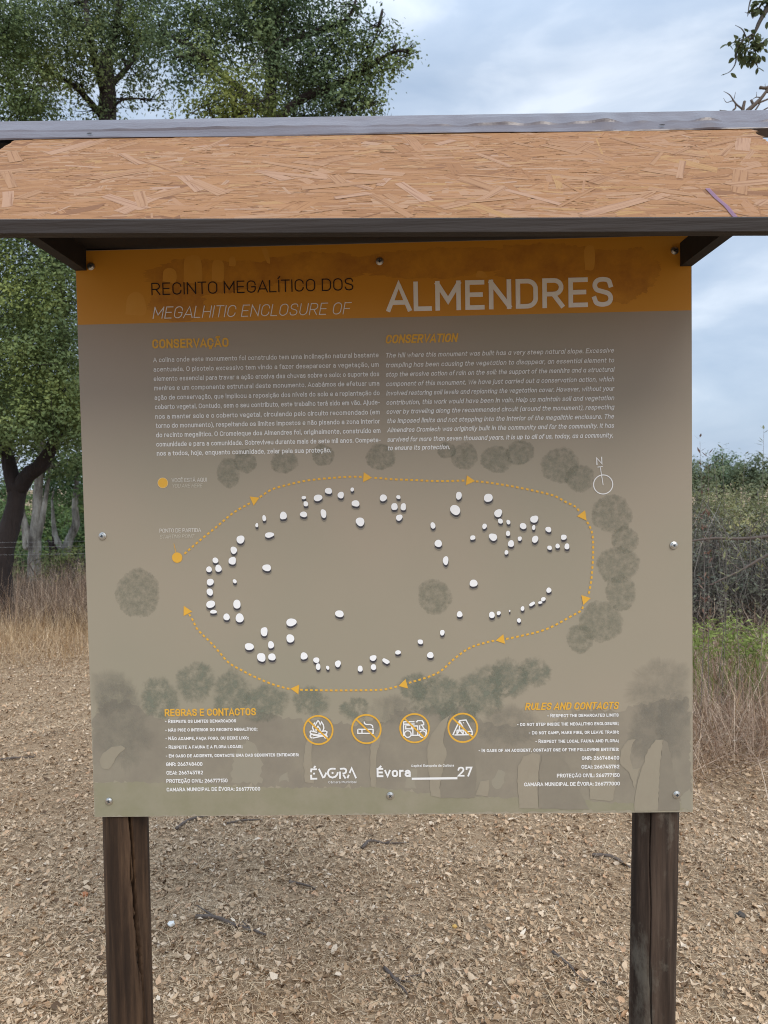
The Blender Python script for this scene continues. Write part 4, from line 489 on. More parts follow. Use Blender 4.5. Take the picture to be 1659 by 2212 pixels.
flat('compass_mark', ring(COMPASS[0], cr_, .0019) , 8, M['white'])
flat('compass_mark', strip(COMPASS[2:4], .0015) + strip(COMPASS[4:6], .0015), 8.4, M['white'])
flat('compass_mark', strip(NORTH[0], .0022), 8, M['white'])
# no-go pictograms
for c_, lines, wl in zip(SIGNC, ICONS, (None, None, WHEELS, None)):
    k = flat('pictogram', ring(c_, SIGNR, .0034), 9.2, M['orange'])
    parts = []
    for ln in lines: parts.append(strip(ln, .0025))
    b = B()
    for i, q in enumerate(parts):
        for P in q: b.add([(u, -(8 + .02*i)*.00012 - .00002, v + PZ) for u, v in P], [(0,1,2,3)])
    if wl:
        for q in wl:
            for P in ring(q, .0066, .0024, 28): b.add([(u, -8.5*.00012, v + PZ) for u, v in P], [(0,1,2,3)])
    b.build('pictogram_drawing', M['white'], panel)
    d = SIGNR*.71; flat('pictogram_slash', strip([(c_[0]-d, c_[1]+d), (c_[0]+d, c_[1]-d)], .0034), 8.9, M['orange'])
b = B()
for i, ln in enumerate(CITY):
    for P in strip(ln, .0036): b.add([(u, -(8+.02*i)*.00012, v + PZ) for u, v in P], [(0,1,2,3)])
b.add([(u, -8*.00012, v+PZ) for u, v in disc(CITYDOT, .0022, 16)], [tuple(range(16))]); b.build('logo', M['white'], panel)
flat('logo', [BAR], 8, M['white'])

# lettering: a plain rounded grotesque drawn as pen strokes (cap height 1, baseline 0)
def arc(cx, cy, rx, ry, a0, a1, n=9): return [(cx + rx*cos(RAD(a0+(a1-a0)*i/n)), cy + ry*sin(RAD(a0+(a1-a0)*i/n))) for i in range(n+1)]
def smooth(P, k=4): return [tuple(q) for q in spline([(p[0], 0, p[1]) for p in P], k)[:, [0, 2]]]
def oval(x0, y0, x1, y1, r):
    rx = (x1-x0)/2; c = (x0+x1)/2
    return arc(c, y1-r, rx, r, 0, 180, 12) + arc(c, y0+r, rx, r, 180, 360, 12) + [(x1, y1-r)]
def glyphs():
    G = {}; X = .72
    G['A'] = (.78, [[(0,0),(.39,1),(.78,0)], [(.13,.27),(.65,.27)]])
    G['B'] = (.66, [[(0,.5),(0,1),(.38,1)]+arc(.38,.76,.24,.24,90,-90)[1:]+[(.40,.52)]+arc(.40,.26,.26,.26,90,-90)[1:]+[(0,0),(0,.5)], [(.02,.52),(.37,.52)]])
    G['C'] = (.66, [arc(.33,.70,.33,.30,-2,180)+arc(.33,.30,.33,.30,180,362)])
    G['D'] = (.67, [[(0,.5),(0,1),(.34,1)]+arc(.35,.68,.32,.32,90,0)+arc(.35,.32,.32,.32,0,-90)+[(0,0),(0,.5)]])
    G['E'] = (.56, [[(.56,1),(0,1),(0,0),(.56,0)], [(.02,.51),(.50,.51)]])
    G['F'] = (.55, [[(.55,1),(0,1),(0,0)], [(.02,.48),(.48,.48)]])
    G['G'] = (.66, [arc(.33,.70,.33,.30,-2,180)+arc(.33,.30,.33,.30,180,360)+[(.66,.48),(.36,.48)]])
    G['H'] = (.66, [[(0,0),(0,1)], [(.66,0),(.66,1)], [(.02,.5),(.64,.5)]])
    G['I'] = (0, [[(0,0),(0,1)]])
    G['J'] = (.54, [[(.54,1)]+arc(.27,.27,.27,.27,0,-178)])
    G['K'] = (.62, [[(0,0),(0,1)], [(.60,1),(.03,.38)], [(.22,.60),(.62,0)]])
    G['L'] = (.52, [[(0,1),(0,0),(.52,0)]])
    G['M'] = (.80, [[(0,0),(0,1)], [(.0,.97),(.40,.30),(.80,.97)], [(.80,1),(.80,0)]])
    G['N'] = (.68, [[(0,0),(0,1)], [(.0,.98),(.68,.02)], [(.68,1),(.68,0)]])
    G['O'] = (.68, [oval(0,0,.68,1,.32)])
    P = [(0,1),(.36,1)]+arc(.36,.73,.27,.27,90,-90)[1:]+[(.0,.46)]
    G['P'] = (.63, [[(0,0),(0,1)], P]); G['R'] = (.65, [[(0,0),(0,1)], P, [(.34,.44),(.65,0)]])
    G['Q'] = (.68, [oval(0,0,.68,1,.32), [(.40,.22),(.70,-.06)]])
    S_ = [(.60,.76),(.53,.94),(.31,1),(.09,.94),(.01,.76),(.09,.59),(.31,.51),(.53,.42),(.61,.24),(.53,.06),(.31,0),(.08,.06),(0,.24)]
    G['S'] = (.61, [smooth(S_)]); G['T'] = (.64, [[(0,1),(.64,1)], [(.32,.98),(.32,0)]])
    G['U'] = (.64, [[(0,1)]+arc(.32,.30,.32,.30,180,360)+[(.64,1)]]); G['V'] = (.72, [[(0,1),(.36,0),(.72,1)]])
    G['W'] = (1.04, [[(0,1),(.26,0),(.52,.95),(.78,0),(1.04,1)]]); G['X'] = (.66, [[(0,0),(.66,1)], [(0,1),(.66,0)]])
    G['Y'] = (.68, [[(0,1),(.34,.46),(.68,1)], [(.34,.48),(.34,0)]]); G['Z'] = (.58, [[(0,1),(.58,1),(0,0),(.58,0)]])
    bowl = oval(0,0,.52,X,.25)
    G['a'] = (.49, [arc(.25,.47,.24,.25,150,0)+[(.49,0)], [(.49,.42),(.21,.42)]+arc(.21,.21,.21,.21,90,270)+smooth([(.21,0),(.36,.03),(.48,.16)])[1:]])
    G['\u0251'] = (.52, [bowl, [(.52,X),(.52,0)]])
    G['b'] = (.52, [bowl, [(0,0),(0,1.04)]]); G['d'] = (.52, [bowl, [(.52,0),(.52,1.04)]])
    G['c'] = (.48, [arc(.25,.47,.25,.25,15,180)+arc(.25,.25,.25,.25,180,345)])
    G['e'] = (.52, [[(.03,.36),(.49,.36)], [(.52,.36)]+arc(.26,.46,.26,.26,0,180)+arc(.26,.25,.26,.25,180,325)])
    G['f'] = (.34, [[(.11,0)]+arc(.29,.86,.18,.18,180,90)+[(.36,1.04)], [(0,.69),(.33,.69)]])
    G['g'] = (.52, [bowl, [(.52,X)]+arc(.27,-.06,.25,.21,0,-155)])
    arch = arc(.25,.46,.25,.26,180,0)+[(.50,0)]
    G['h'] = (.50, [[(0,0),(0,1.04)], arch]); G['n'] = (.50, [[(0,0),(0,X)], arch])
    G['i'] = (0, [[(0,0),(0,X)], [(0,.90),(0,1.03)]]); G['j'] = (.0, [[(0,X)]+arc(-.16,-.08,.16,.19,0,-90), [(0,.90),(0,1.03)]]); G['l'] = (0, [[(0,0),(0,1.04)]])
    G['k'] = (.48, [[(0,0),(0,1.04)], [(.46,X),(.02,.27)], [(.17,.43),(.48,0)]])
    G['m'] = (.80, [[(0,0),(0,X)], arc(.20,.50,.20,.22,180,0)+[(.40,0)], arc(.60,.50,.20,.22,180,0)+[(.80,0)]])
    G['o'] = (.52, [bowl]); G['p'] = (.52, [bowl, [(0,X),(0,-.27)]]); G['q'] = (.52, [bowl, [(.52,X),(.52,-.27)]])
    G['r'] = (.31, [[(0,0),(0,X)], arc(.27,.45,.27,.27,180,82)])
    G['s'] = (.45, [smooth([(x*.74, y*X) for x, y in S_])])
    G['t'] = (.33, [[(.11,.93)]+arc(.27,.17,.16,.17,180,270)+[(.33,0)], [(0,.69),(.33,.69)]])
    G['u'] = (.50, [[(0,X)]+arc(.25,.26,.25,.26,180,360), [(.50,X),(.50,0)]]); G['v'] = (.52, [[(0,X),(.26,0),(.52,X)]])
    G['w'] = (.80, [[(0,X),(.20,0),(.40,.66),(.60,0),(.80,X)]]); G['x'] = (.48, [[(0,0),(.48,X)], [(0,X),(.48,0)]])
    G['y'] = (.52, [[(0,X),(.27,.02)], [(.52,X),(.27,.02),(.20,-.18),(.12,-.25),(.02,-.25)]]); G['z'] = (.44, [[(0,X),(.44,X),(0,0),(.44,0)]])
    G['0'] = (.58, [oval(0,0,.58,1,.29)]); G['1'] = (.24, [[(0,.80),(.24,1),(.24,0)]])
    G['2'] = (.56, [smooth([(.01,.74),(.08,.93),(.28,1),(.48,.93),(.55,.74),(.50,.58),(.36,.40)])+[(.0,.0),(.56,0)]])
    G['3'] = (.56, [smooth([(.01,.76),(.08,.93),(.28,1),(.48,.93),(.54,.76),(.46,.58),(.26,.53)]), smooth([(.26,.52),(.48,.46),(.56,.26),(.48,.06),(.28,0),(.07,.06),(0,.24)])])
    G['4'] = (.60, [[(.36,1),(0,.24),(.60,.24)], [(.44,.56),(.44,0)]])
    G['5'] = (.57, [[(.54,1),(.06,1),(.04,.52)]+smooth([(.04,.52),(.16,.62),(.32,.64),(.51,.55),(.57,.32),(.50,.08),(.28,0),(.07,.06),(0,.22)])[1:]])
    G['6'] = (.57, [oval(0,0,.57,.60,.28), smooth([(0,.30),(.06,.55),(.22,.82),(.34,1)])])
    G['7'] = (.54, [[(0,.82),(0,1),(.54,1),(.18,0)]]); G['8'] = (.58, [oval(0,0,.58,.54,.26), oval(.03,.54,.55,1,.22)])
    G['9'] = (.57, [oval(0,.40,.57,1,.28), smooth([(.57,.70),(.51,.45),(.35,.18),(.23,0)])])
    G['.'] = (0, [[(0,-.04),(0,.09)]]); G[','] = (.03, [[(.03,.08),(-.02,-.14)]]); G[':'] = (0, [[(0,-.03),(0,.10)], [(0,.52),(0,.65)]])
    G[';'] = (.03, [[(.03,.08),(-.02,-.14)], [(.02,.52),(.02,.65)]]); G['-'] = (.26, [[(0,.40),(.26,.40)]])
    G['('] = (.18, [smooth([(.18,1.06),(.04,.82),(0,.42),(.04,.02),(.18,-.2)])]); G[')'] = (.18, [smooth([(0,1.06),(.14,.82),(.18,.42),(.14,.02),(0,-.2)])])
    til = smooth([(-.19,.02),(-.12,.11),(-.03,.09),(.05,.04),(.13,.03),(.19,.12)])
    acc = {'acute': [(-.05,.0),(.09,.16)], 'tilde': til, 'circ': [(-.15,.0),(0,.14),(.15,.0)]}
    for ch, base, a in [(q[0], q[1], q[3:]) for q in ('\u00cdI acute','\u00c9E acute','\u00c1A acute','\u00caE circ','\u00c3A tilde','\u00c2A circ','\u00d4O circ')]:
        w_, st = G[base]; G[ch] = (w_, st + [[(x + w_/2, y + 1.15) for x, y in acc[a]]])
    for q in ('\u00eda acute', '\u00e1a acute', '\u00e3a tilde', '\u00e2a circ', '\u00e9e acute', '\u00eae circ', '\u00f3o acute', '\u00f5o tilde'):
        ch, base, a = q[0], q[1], q[3:]; w_, st = G[base]
        if ch == '\u00ed': w_, st = 0, [[(0,0),(0,X)]]
        G[ch] = (w_, st + [[(x + w_/2, y + .88) for x, y in acc[a]]])
    for ch, base in (('\u00c7','C'), ('\u00e7','c')):
        w_, st = G[base]; G[ch] = (w_, st + [[(w_/2,-.02),(w_/2,-.10),(w_/2+.08,-.15),(w_/2+.04,-.25),(w_/2-.09,-.25)]])
    return G
GL = glyphs()
TIGHT = {'A': .05, 'V': .05, 'T': .05, 'Y': .05, 'W': .04, 'L': .03, 'v': .04, 'w': .03, 'y': .04, 'r': .05, 'f': .04, 't': .03, 'x': .03, 'k': .02, '/': .04, '7': .03, '1': .0}
def set_line(b, s, x0, x1, z, cap, wt, sh=0, sc=0, sw=1.0):
    """adds one line of pen-stroke lettering between x0 and x1, baseline z, cap height cap"""
    pen = 0; items = []
    for ch in s:
        if ch == ' ': pen += .33 + wt*.4; continue
        k = 1.0
        if sc and ch.islower(): ch = ch.upper(); k = .84
        if sh and ch == 'a': ch = '\u0251'
        w_, st = GL[ch]; adj = TIGHT.get(ch, 0); pen -= adj
        items.append((pen, k, st)); pen += w_*k + wt + .185 - adj
    flatp = [(pn + x*k, y*k, i, j) for i, (pn, k, st) in enumerate(items) for j, pl in enumerate(st) for x, y in pl]
    lo = min(p[0] for p in flatp) - wt/2; hi = max(p[0] for p in flatp) + wt/2
    if sh: hi += sh*.9
    f = (x1 - x0) / (hi - lo); tw = wt*cap
    for pn, k, st in items:
        for j, pl in enumerate(st):
            P = []
            for x, y in pl:
                yy = (y*k)*(1 - wt) + wt/2; P.append((x0 + (pn + x*k - lo)*f + sh*yy*cap, z + yy*cap))
            P = [p for i, p in enumerate(P) if i == 0 or abs(p[0]-P[i-1][0]) + abs(p[1]-P[i-1][1]) > 1e-6]
            yo = -(9*.00012 + j*.0000025)
            # open stroke ends reach the cap line and baseline
            for e, n_ in ((0, 1), (-1, -2)):
                d = np.array(P[e]) - np.array(P[n_]); l = np.linalg.norm(d)
                if l > 0 and np.hypot(P[0][0]-P[-1][0], P[0][1]-P[-1][1]) > 1e-6: P[e] = tuple(np.array(P[e]) + d/l*tw*.5)
            closed = np.hypot(P[0][0]-P[-1][0], P[0][1]-P[-1][1]) < 1e-6
            for q in (strip(P[:-1], tw, True) if closed else strip(P, tw)): b.add([(u, yo, v + PZ) for u, v in q], [(0,1,2,3)])
def set_lettering():
    blocks = {}
    for blk, s, x0, x1, z, cap, k in TEXT:
        key = blk + ('_dim' if k.get('c') == 'dim' else ''); set_line(blocks.setdefault(key, B()), s, x0, x1, z, cap, k.get('w', .13), k.get('sh', 0), k.get('sc', 0))
    mats = {'title_pt':'black','title_en':'white','title_big':'white','head_pt':'orange','head_en':'orange',}
    for key, b in blocks.items(): b.build('logo' if key.startswith('logo') else 'lettering', M['dim' if key.endswith('_dim') else 'pale' if key.startswith('map') else 'orange' if key.startswith('rules_head') else mats.get(key, 'white')], panel)
set_lettering()

def lathe(prof, n=28):
    V = []; k = len(prof)
    for r, h in prof: V += [(r*cos(2*pi*j/n), -h, r*sin(2*pi*j/n)) for j in range(n)]
    F = [(i*n+j, i*n+(j+1) % n, (i+1)*n+(j+1) % n, (i+1)*n+j) for i in range(k-1) for j in range(n)] + [tuple((k-1)*n+j for j in range(n))]
    return np.array(V), F
for u, v in SCREWS:
    c_ = np.array([u, -.0012, v + PZ])
    V, F = lathe([(.0074,0),(.0074,.0011),(.0062,.0015),(.0056,.0015),(.0056,.0031),(.0050,.0038),(.0036,.0042),(.0001,.0043)])
    s = B().add(V + c_, F).build('screw', M['steel'], panel, False)
    a = rnd.uniform(0, 1.5); b = B()
    for q in (0, pi/2):
        d = np.array([cos(a+q), 0, sin(a+q)]); e = np.array([-sin(a+q), 0, cos(a+q)]); yy = np.array([0, -.00455 - (.0001 if q else 0), 0])
        b.add([c_ + yy + d*i*.0033 + e*j*.0008 for i, j in ((-1,-1),(1,-1),(1,1),(-1,1))], [(0,1,2,3)])
    rc = b.build('screw_recess', M['recess'], panel)

# roof: chipboard slope towards the viewer, short slope behind, bent metal ridge cap, dark timbers
TH = .6397; ET = np.array([0, -cos(TH), -sin(TH)]); EN = np.array([0, -sin(TH), cos(TH)]); TILT = .0146
def slope(x, t, h=0.0):
    p = np.array([x, .09, 1.377 + PZ]) + ET*t + EN*h; p[2] += -x*TILT - x*.0085*max(t, 0)/.53; return p
XL, XR, T0, T1 = -.7548, .7528, -.058, .533
def roof_sheet():
    b_V = []; b_F = []; uv = []
    def add(P, us, f):
        o = len(b_V); b_V.extend(P); uv.extend(us); b_F.extend([[i+o for i in q] for q in f])
    nx, ny = 24, 10; gx = np.linspace(XL, XR, nx); gt = np.linspace(T1, T0, ny); k = nx*ny
    c = [slope(x, t, h) for h in (-.012, 0) for t in gt for x in gx]
    f = [(j*nx+i, (j+1)*nx+i, (j+1)*nx+i+1, j*nx+i+1) for j in range(ny-1) for i in range(nx-1)] + [(k+j*nx+i, k+j*nx+i+1, k+(j+1)*nx+i+1, k+(j+1)*nx+i) for j in range(ny-1) for i in range(nx-1)]
    rim = [i for i in range(nx)] + [j*nx+nx-1 for j in range(1, ny)] + [(ny-1)*nx+i for i in range(nx-2, -1, -1)] + [j*nx for j in range(ny-2, 0, -1)]
    f += [(rim[i], rim[(i+1) % len(rim)], k+rim[(i+1) % len(rim)], k+rim[i]) for i in range(len(rim))]
    add(c, [(0,0)]*len(c), f)
    n = 6800
    for i in range(n):
        big = i/n; kind = rnd.random()
        l = min(.19, rnd.lognormvariate(math.log(.062), .5)); wd = min(.034, max(.0025, rnd.lognormvariate(math.log(.0070), .66)))
        ang = rnd.gauss(0, .17) if kind < .70 else rnd.uniform(-1.5, 1.5)
        if kind > .975: l = rnd.uniform(.05,.12); wd = rnd.uniform(.014,.030)
        if kind > .70 and kind < .975: l *= .7
        x = rnd.uniform(XL, XR); t = rnd.uniform(T0, T1); ca, sa = cos(ang), sin(ang)
        ext = abs(l/2*sa) + abs(wd/2*ca); exx = abs(l/2*ca) + abs(wd/2*sa)
        if t + ext > T1: t = T1 - ext - .0005
        if x + exx > XR: x = XR - exx
        if x - exx < XL: x = XL + exx
        j = lambda: rnd.uniform(-.28, .28)
        sk = rnd.uniform(-.5,.5)*wd
        pts = [(-l/2, -wd/2), (0, -wd/2*(1+j()*.4)), (l/2+sk, -wd/2*(1+j())), (l/2-sk, wd/2*(1+j())), (0, wd/2*(1+j()*.4)), (-l/2+j()*wd, wd/2*(1+j()))]
        h = .0002 + .0006*i/n; u0, v0 = rnd.uniform(0, 50), rnd.uniform(0, 50)
        add([slope(x + p*ca - q*sa, t + p*sa + q*ca, h + (p/l+.5)*.00008) for p, q in pts], [(u0+p, v0+q) for p, q in pts], [(0,1,4,5),(1,2,3,4)])
    nb = len(b_F)
    for i in range(85):                     # wide pale strands lying on top at all angles
        l = rnd.uniform(.035, .15); wd = rnd.uniform(.007, .027); ang = rnd.choice((1, -1))*rnd.uniform(.25, 1.25); ca, sa = cos(ang), sin(ang)
        ext = abs(l/2*sa) + abs(wd/2*ca)*1.4; exx = abs(l/2*ca) + abs(wd/2*sa)*1.4
        x = rnd.uniform(XL+exx, XR-exx); t = rnd.uniform(T0+ext, T1-ext-.001); j = lambda: rnd.uniform(-.3, .3); u0, v0 = rnd.uniform(0, 50), rnd.uniform(0, 50)
        pts = [(-l/2+j()*wd, -wd/2), (0, -wd/2*(1+j()*.3)), (l/2+j()*wd, -wd/2*(1+j())), (l/2+j()*wd, wd/2*(1+j())), (0, wd/2*(1+j()*.3)), (-l/2+j()*wd, wd/2*(1+j()))]
        add([slope(x + p*ca - q*sa, t + p*sa + q*ca, .0009 + i*.000004) for p, q in pts], [(u0+p, v0+q) for p, q in pts], [(0,1,4,5),(1,2,3,4)])
    o = mesh('roof_sheet', b_V, b_F, [M['osb'], M['osb_pale']], board, uv=uv)
    o.data.polygons.foreach_set('material_index', np.r_[np.zeros(nb, np.int32), np.ones(len(b_F)-nb, np.int32)]); return o
roof = roof_sheet()
def on_roof(name, P, w, m, h):
    b = B(); Q = strip(P, w)
    for q in Q: b.add([slope(p[0], p[1], h) for p in q], [(0,1,2,3)])
    return b.build(name, m, roof)
tt = lambda y: (.09 - y) / cos(TH)
on_roof('paint_streak', [(.5452, tt(-.215)), (.5440,.43), (.5462,.47), (.5440,.50), (.5425, T1-.001)], .0075, M['purple'], .0022)
b = B()
for x_, t_, w_ in ((-.205,.531,.010),(-.190,.529,.018),(-.17,.530,.008),(-.055,.531,.006),(-.05,.528,.003)):
    b.add([slope(x_ + w_*cos(k*pi/5), min(T1-.0006, t_ + .003*sin(k*pi/5)), .0023) for k in range(10)], [tuple(range(10))])
b.build('paint_spots', M['teal'], roof)
# short rear slope of dark boards
b = B(); apex = slope(0, -.058, -.012)
def rear(x, t, h): return np.array([x, apex[1] + .008 + t*cos(TH), apex[2] - .004 - t*sin(TH) - x*TILT]) + np.array([0, sin(TH), cos(TH)])*h
c = [rear(x, t, h) for h in (0, .012) for x, t in ((-.83,0),(.79,0),(.79,.20),(-.83,.20))]
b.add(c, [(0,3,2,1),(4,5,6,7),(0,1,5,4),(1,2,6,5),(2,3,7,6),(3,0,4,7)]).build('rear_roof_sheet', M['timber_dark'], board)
# ridge cap: bent sheet with a lip, dented
def ridge_cap():
    prof = [(.0870,1.3775),(.0878,1.3800),(.0965,1.3910),(.1020,1.3985),(.1040,1.4040),(.1235,1.4235),(.1375,1.4370),(.143,1.4400),(.150,1.4370),(.19,1.404)]
    xs = np.linspace(-.86, .835, 260); V = []
    for x in xs:
        nx = sin(31*x)*.4 + sin(57*x+1)*.3 + sin(93*x+2)*.3; am = .0009 + .0034*max(0, min(1, (x+.1)/.5))
        for i, (y, z) in enumerate(prof):
            k = (0, .3, .9, 1, 1.6, 1.0, .3, .05, .05, .1)[i]; cr = am * nx * k + .0012*sin(9*x+i)*(i < 6)
            V.append((x, y - cr*.8, z + PZ - x*TILT + cr*.5))
    k = len(prof); F = [(i*k+j, (i+1)*k+j, (i+1)*k+j+1, i*k+j+1) for i in range(len(xs)-1) for j in range(k-1)]
    o = mesh('ridge_cap', V, F, M['capmetal'], board)
    md = o.modifiers.new('thickness', 'SOLIDIFY'); md.thickness = .0012; md.offset = -1
    for x in (-.60, .575):
        z = 1.3875 + PZ - x*TILT
        bb = B().add([(x-.006,.0918,z+.0022),(x-.002,.0908,z+.0008),(x+.004,.0908,z+.0008),(x+.007,.0922,z+.003),(x+.001,.0932,z+.0042),(x-.004,.0928,z+.0036)], [(0,1,2,3,4,5)])
        bb.build('nail_hole', M['hole'], o)
ridge_cap()
# eave beam under the front edge
e0, e1 = slope(XL-.02, T1, 0), slope(XR+.02, T1, 0); b = B()
c = []
for p in (e0, e1):
    c += [(p[0], p[1]-.0225, p[2]-.0215), (p[0], p[1]-.0225, p[2]-.002), (p[0], p[1]-.019, p[2]+.0005), (p[0], p[1]-.0006, p[2]+.0005), (p[0], p[1]-.0006, p[2]-.0215)]
b.add(c, [(0,1,2,3,4),(9,8,7,6,5)] + [(i, 5+i, 5+(i+1) % 5, (i+1) % 5) for i in range(5)]).build('eave_beam', M['timber'], board)
for s_ in (-1, 1):
    b = B(); x0, x1 = sorted((s_*.6005, s_*.578)); zb = (1.0925 if s_ < 0 else 1.0715) + PZ
    yb = -.297
    b.add([(x,y,z) for x in (x0,x1) for y, z in ((yb, zb), (.28, zb), (.28, zb+.045), (yb+.07, zb+.045))],
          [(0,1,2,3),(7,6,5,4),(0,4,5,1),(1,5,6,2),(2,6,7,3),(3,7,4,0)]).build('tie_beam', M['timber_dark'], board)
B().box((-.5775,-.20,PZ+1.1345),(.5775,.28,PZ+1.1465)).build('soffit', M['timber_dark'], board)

# ------------------------------------------------------------------ trees and plants
def leafcloud(clumps, per_m2, L, cluster=22, spread=.085, aspect=.55, seed=1, droop=.0, depthk=.85):
    """leaf-sized folded faces gathered on twiglets through each clump's volume, turned outward and up; returns V, F"""
    g = np.random.default_rng(seed); out = []; nrm = []
    for (cx, cy, cz, rx, rz) in clumps:
        n = int(per_m2 * rx * rz * 12.5 / cluster) + 3
        d = g.normal(0, 1, (n, 3)); d /= np.linalg.norm(d, axis=1)[:, None]; rad = g.random(n) ** .40
        ph = g.uniform(0, 6.28, 4)
        lump = .96 + .32*np.sin(d[:,0]*3.5 + ph[0]) * np.cos(d[:,2]*4.5 + ph[1]) + .26*np.sin(d[:,1]*7 + d[:,2]*6 + ph[2])
        cc = np.array([cx, cy, cz]) + d * (rad*lump)[:, None] * np.array([rx, rx*depthk, rz])
        k = np.maximum(3, g.poisson(cluster, n)); idx = np.repeat(np.arange(n), k); off = g.normal(0, 1, (len(idx), 3))
        out.append(cc[idx] + off * spread * np.array([1, 1, .75]) * g.uniform(.7, 1.35, n)[idx][:, None])
        nrm.append(off * .55 + d[idx] * .45 + np.array([0, 0, .75]) + g.normal(0, .38, (len(idx), 3)))
    P0 = np.concatenate(out); N_ = np.concatenate(nrm); n = len(P0); N_ /= np.linalg.norm(N_, axis=1)[:, None]
    l = L * g.uniform(.6, 1.3, n); wd = l * aspect * g.uniform(.75, 1.2, n)
    U = g.normal(0, 1, (n, 3)); U[:, 2] -= droop; U -= N_ * (U*N_).sum(1)[:, None]; U /= np.linalg.norm(U, axis=1)[:, None]; W_ = np.cross(N_, U)
    q = np.array([[-.1,0,0],[.42,.5,.07],[.95,0,-.05],[.42,-.5,.07]])
    V = P0[:, None, :] + q[None,:,0,None]*(U*l[:,None])[:,None,:] + q[None,:,1,None]*(W_*wd[:,None])[:,None,:] + q[None,:,2,None]*(N_*l[:,None])[:,None,:]
    F = (np.arange(n)*4)[:, None] + np.arange(4)[None]
    return V.reshape(-1, 3), F
def wood(limbs, clumps, twigs, g, thin=.006, to_ground=True, sides=10):
    b = B()
    for i, (P, R) in enumerate(limbs):
        P = [tuple(p) for p in P]; R = list(R)
        if i == 0 and to_ground: P = [(P[0][0], P[0][1], -.15)] + P; R = [R[0]*1.25] + R
        b.add(*tube(P, R, sides if R[0] > .03 else 6))
    nodes = np.concatenate([spline(P, 6) for P, R in limbs])
    for c in clumps:
        c0 = np.array(c[:3]); j = np.argmin(np.linalg.norm(nodes - c0, axis=1) + .35*np.maximum(0, nodes[:,2]-c0[2]))
        a = nodes[j]; m = (a + c0)/2 + np.array([g.gauss(0,.1), g.gauss(0,.1), g.gauss(.05,.08)])
        b.add(*tube([a, m, c0], [thin*3.2, thin*2.3, thin*1.2], 5, 4))
        for _ in range(twigs):
            e = c0 + np.array([g.gauss(0,.55)*c[3], g.gauss(0,.5)*c[3], g.gauss(0,.55)*c[4]]); s = c0 + (m - c0)*g.random()*.5
            b.add(*tube([s, (s+e)/2 + np.array([g.gauss(0,.05)]*3), e], [thin*1.1, thin*.7, thin*.3], 4, 3))
    return b
def tree(name, label, cat, limbs, clumps, leafm, barkm, per=260, L=.05, twigs=7, seed=1, group=None, extra=None, **k):
    allc = clumps + (extra[0] if extra else [])
    base = (limbs[0][0][0][0], limbs[0][0][0][1], 0.0); root = tag(empty(name, base), label, cat, group)
    wood(limbs, allc, twigs, random.Random(seed)).build('trunk', barkm, root, True, base).location = (0, 0, 0)
    V, F = leafcloud(clumps, per, L, seed=seed, **k)
    if extra: V2, F2 = leafcloud(extra[0], extra[1], L, seed=seed+50, cluster=10, spread=.05); F = np.concatenate([F, F2 + len(V)]); V = np.concatenate([V, V2])
    mesh('crown', V - np.array(base), F, leafm, root)
    return root
TG = 'cork oaks behind the board'
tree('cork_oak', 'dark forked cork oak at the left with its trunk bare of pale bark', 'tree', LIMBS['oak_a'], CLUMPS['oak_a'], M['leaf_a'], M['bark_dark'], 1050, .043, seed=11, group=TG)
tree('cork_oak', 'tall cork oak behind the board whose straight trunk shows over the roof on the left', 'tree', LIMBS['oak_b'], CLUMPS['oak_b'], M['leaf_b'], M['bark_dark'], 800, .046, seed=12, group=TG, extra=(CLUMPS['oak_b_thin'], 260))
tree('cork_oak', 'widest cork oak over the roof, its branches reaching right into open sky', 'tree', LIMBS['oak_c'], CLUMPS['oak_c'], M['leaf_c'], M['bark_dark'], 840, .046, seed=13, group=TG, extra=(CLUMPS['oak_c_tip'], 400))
tree('young_oak', 'young yellow green oak just above the ridge between the two tall oaks', 'tree', LIMBS['oak_young'], CLUMPS['oak_young'], M['leaf_y'], M['bark_grey'], 900, .042, seed=14, cluster=14, spread=.06)
tree('pale_oak', 'oak with pale lichened trunk standing right of the dark forked oak', 'tree', LIMBS['pale_e'], CLUMPS2['pale_e'], M['leaf_a'], M['bark_pale'], 420, .065, 4, seed=15)
tree('pale_oak', 'small oak with a bent pale stem close to the left edge of the board', 'tree', LIMBS['pale_f'], CLUMPS2['pale_f'], M['leaf_under'], M['bark_pale'], 330, .07, 4, seed=16)
b = wood(LIMBS['dead_g'], [], 0, random.Random(3)); tag(b.build('dead_stump', M['bark_dark'], None, True), 'small black broken stump between the two pale trunks', 'stump')
def shrub(name, label, clumps, leafm, per, L, stems, seed, stemm, cat='shrub', group=None, r=.006, **k):
    g = random.Random(seed); c0 = clumps[0]; base = (c0[0], c0[1], 0.0); root = tag(empty(name, base), label, cat, group); b = B()
    for c in clumps:
        for _ in range(stems):
            s = np.array([c0[0] + g.gauss(0,.18)*c0[3], c0[1] + g.gauss(0,.2)*c0[3], -.03]); e = np.array([c[0] + g.gauss(0,.55)*c[3], c[1] + g.gauss(0,.5)*c[3], max(.1, c[2] + g.gauss(0,.5)*c[4])])
            m = s*.45 + e*.55 + np.array([g.gauss(0,.16), g.gauss(0,.14), g.gauss(.05,.10)]); b.add(*tube([s, m, e], [r*g.uniform(.8,1.6), r*.8, r*.3], 4, 3))
    b.build('stems', stemm, root, True, base).location = (0, 0, 0)
    V, F = leafcloud(clumps, per, L, seed=seed, **k); V[:,2] = np.maximum(V[:,2], .01); mesh('foliage', V - np.array(base), F, leafm, root)
    return root
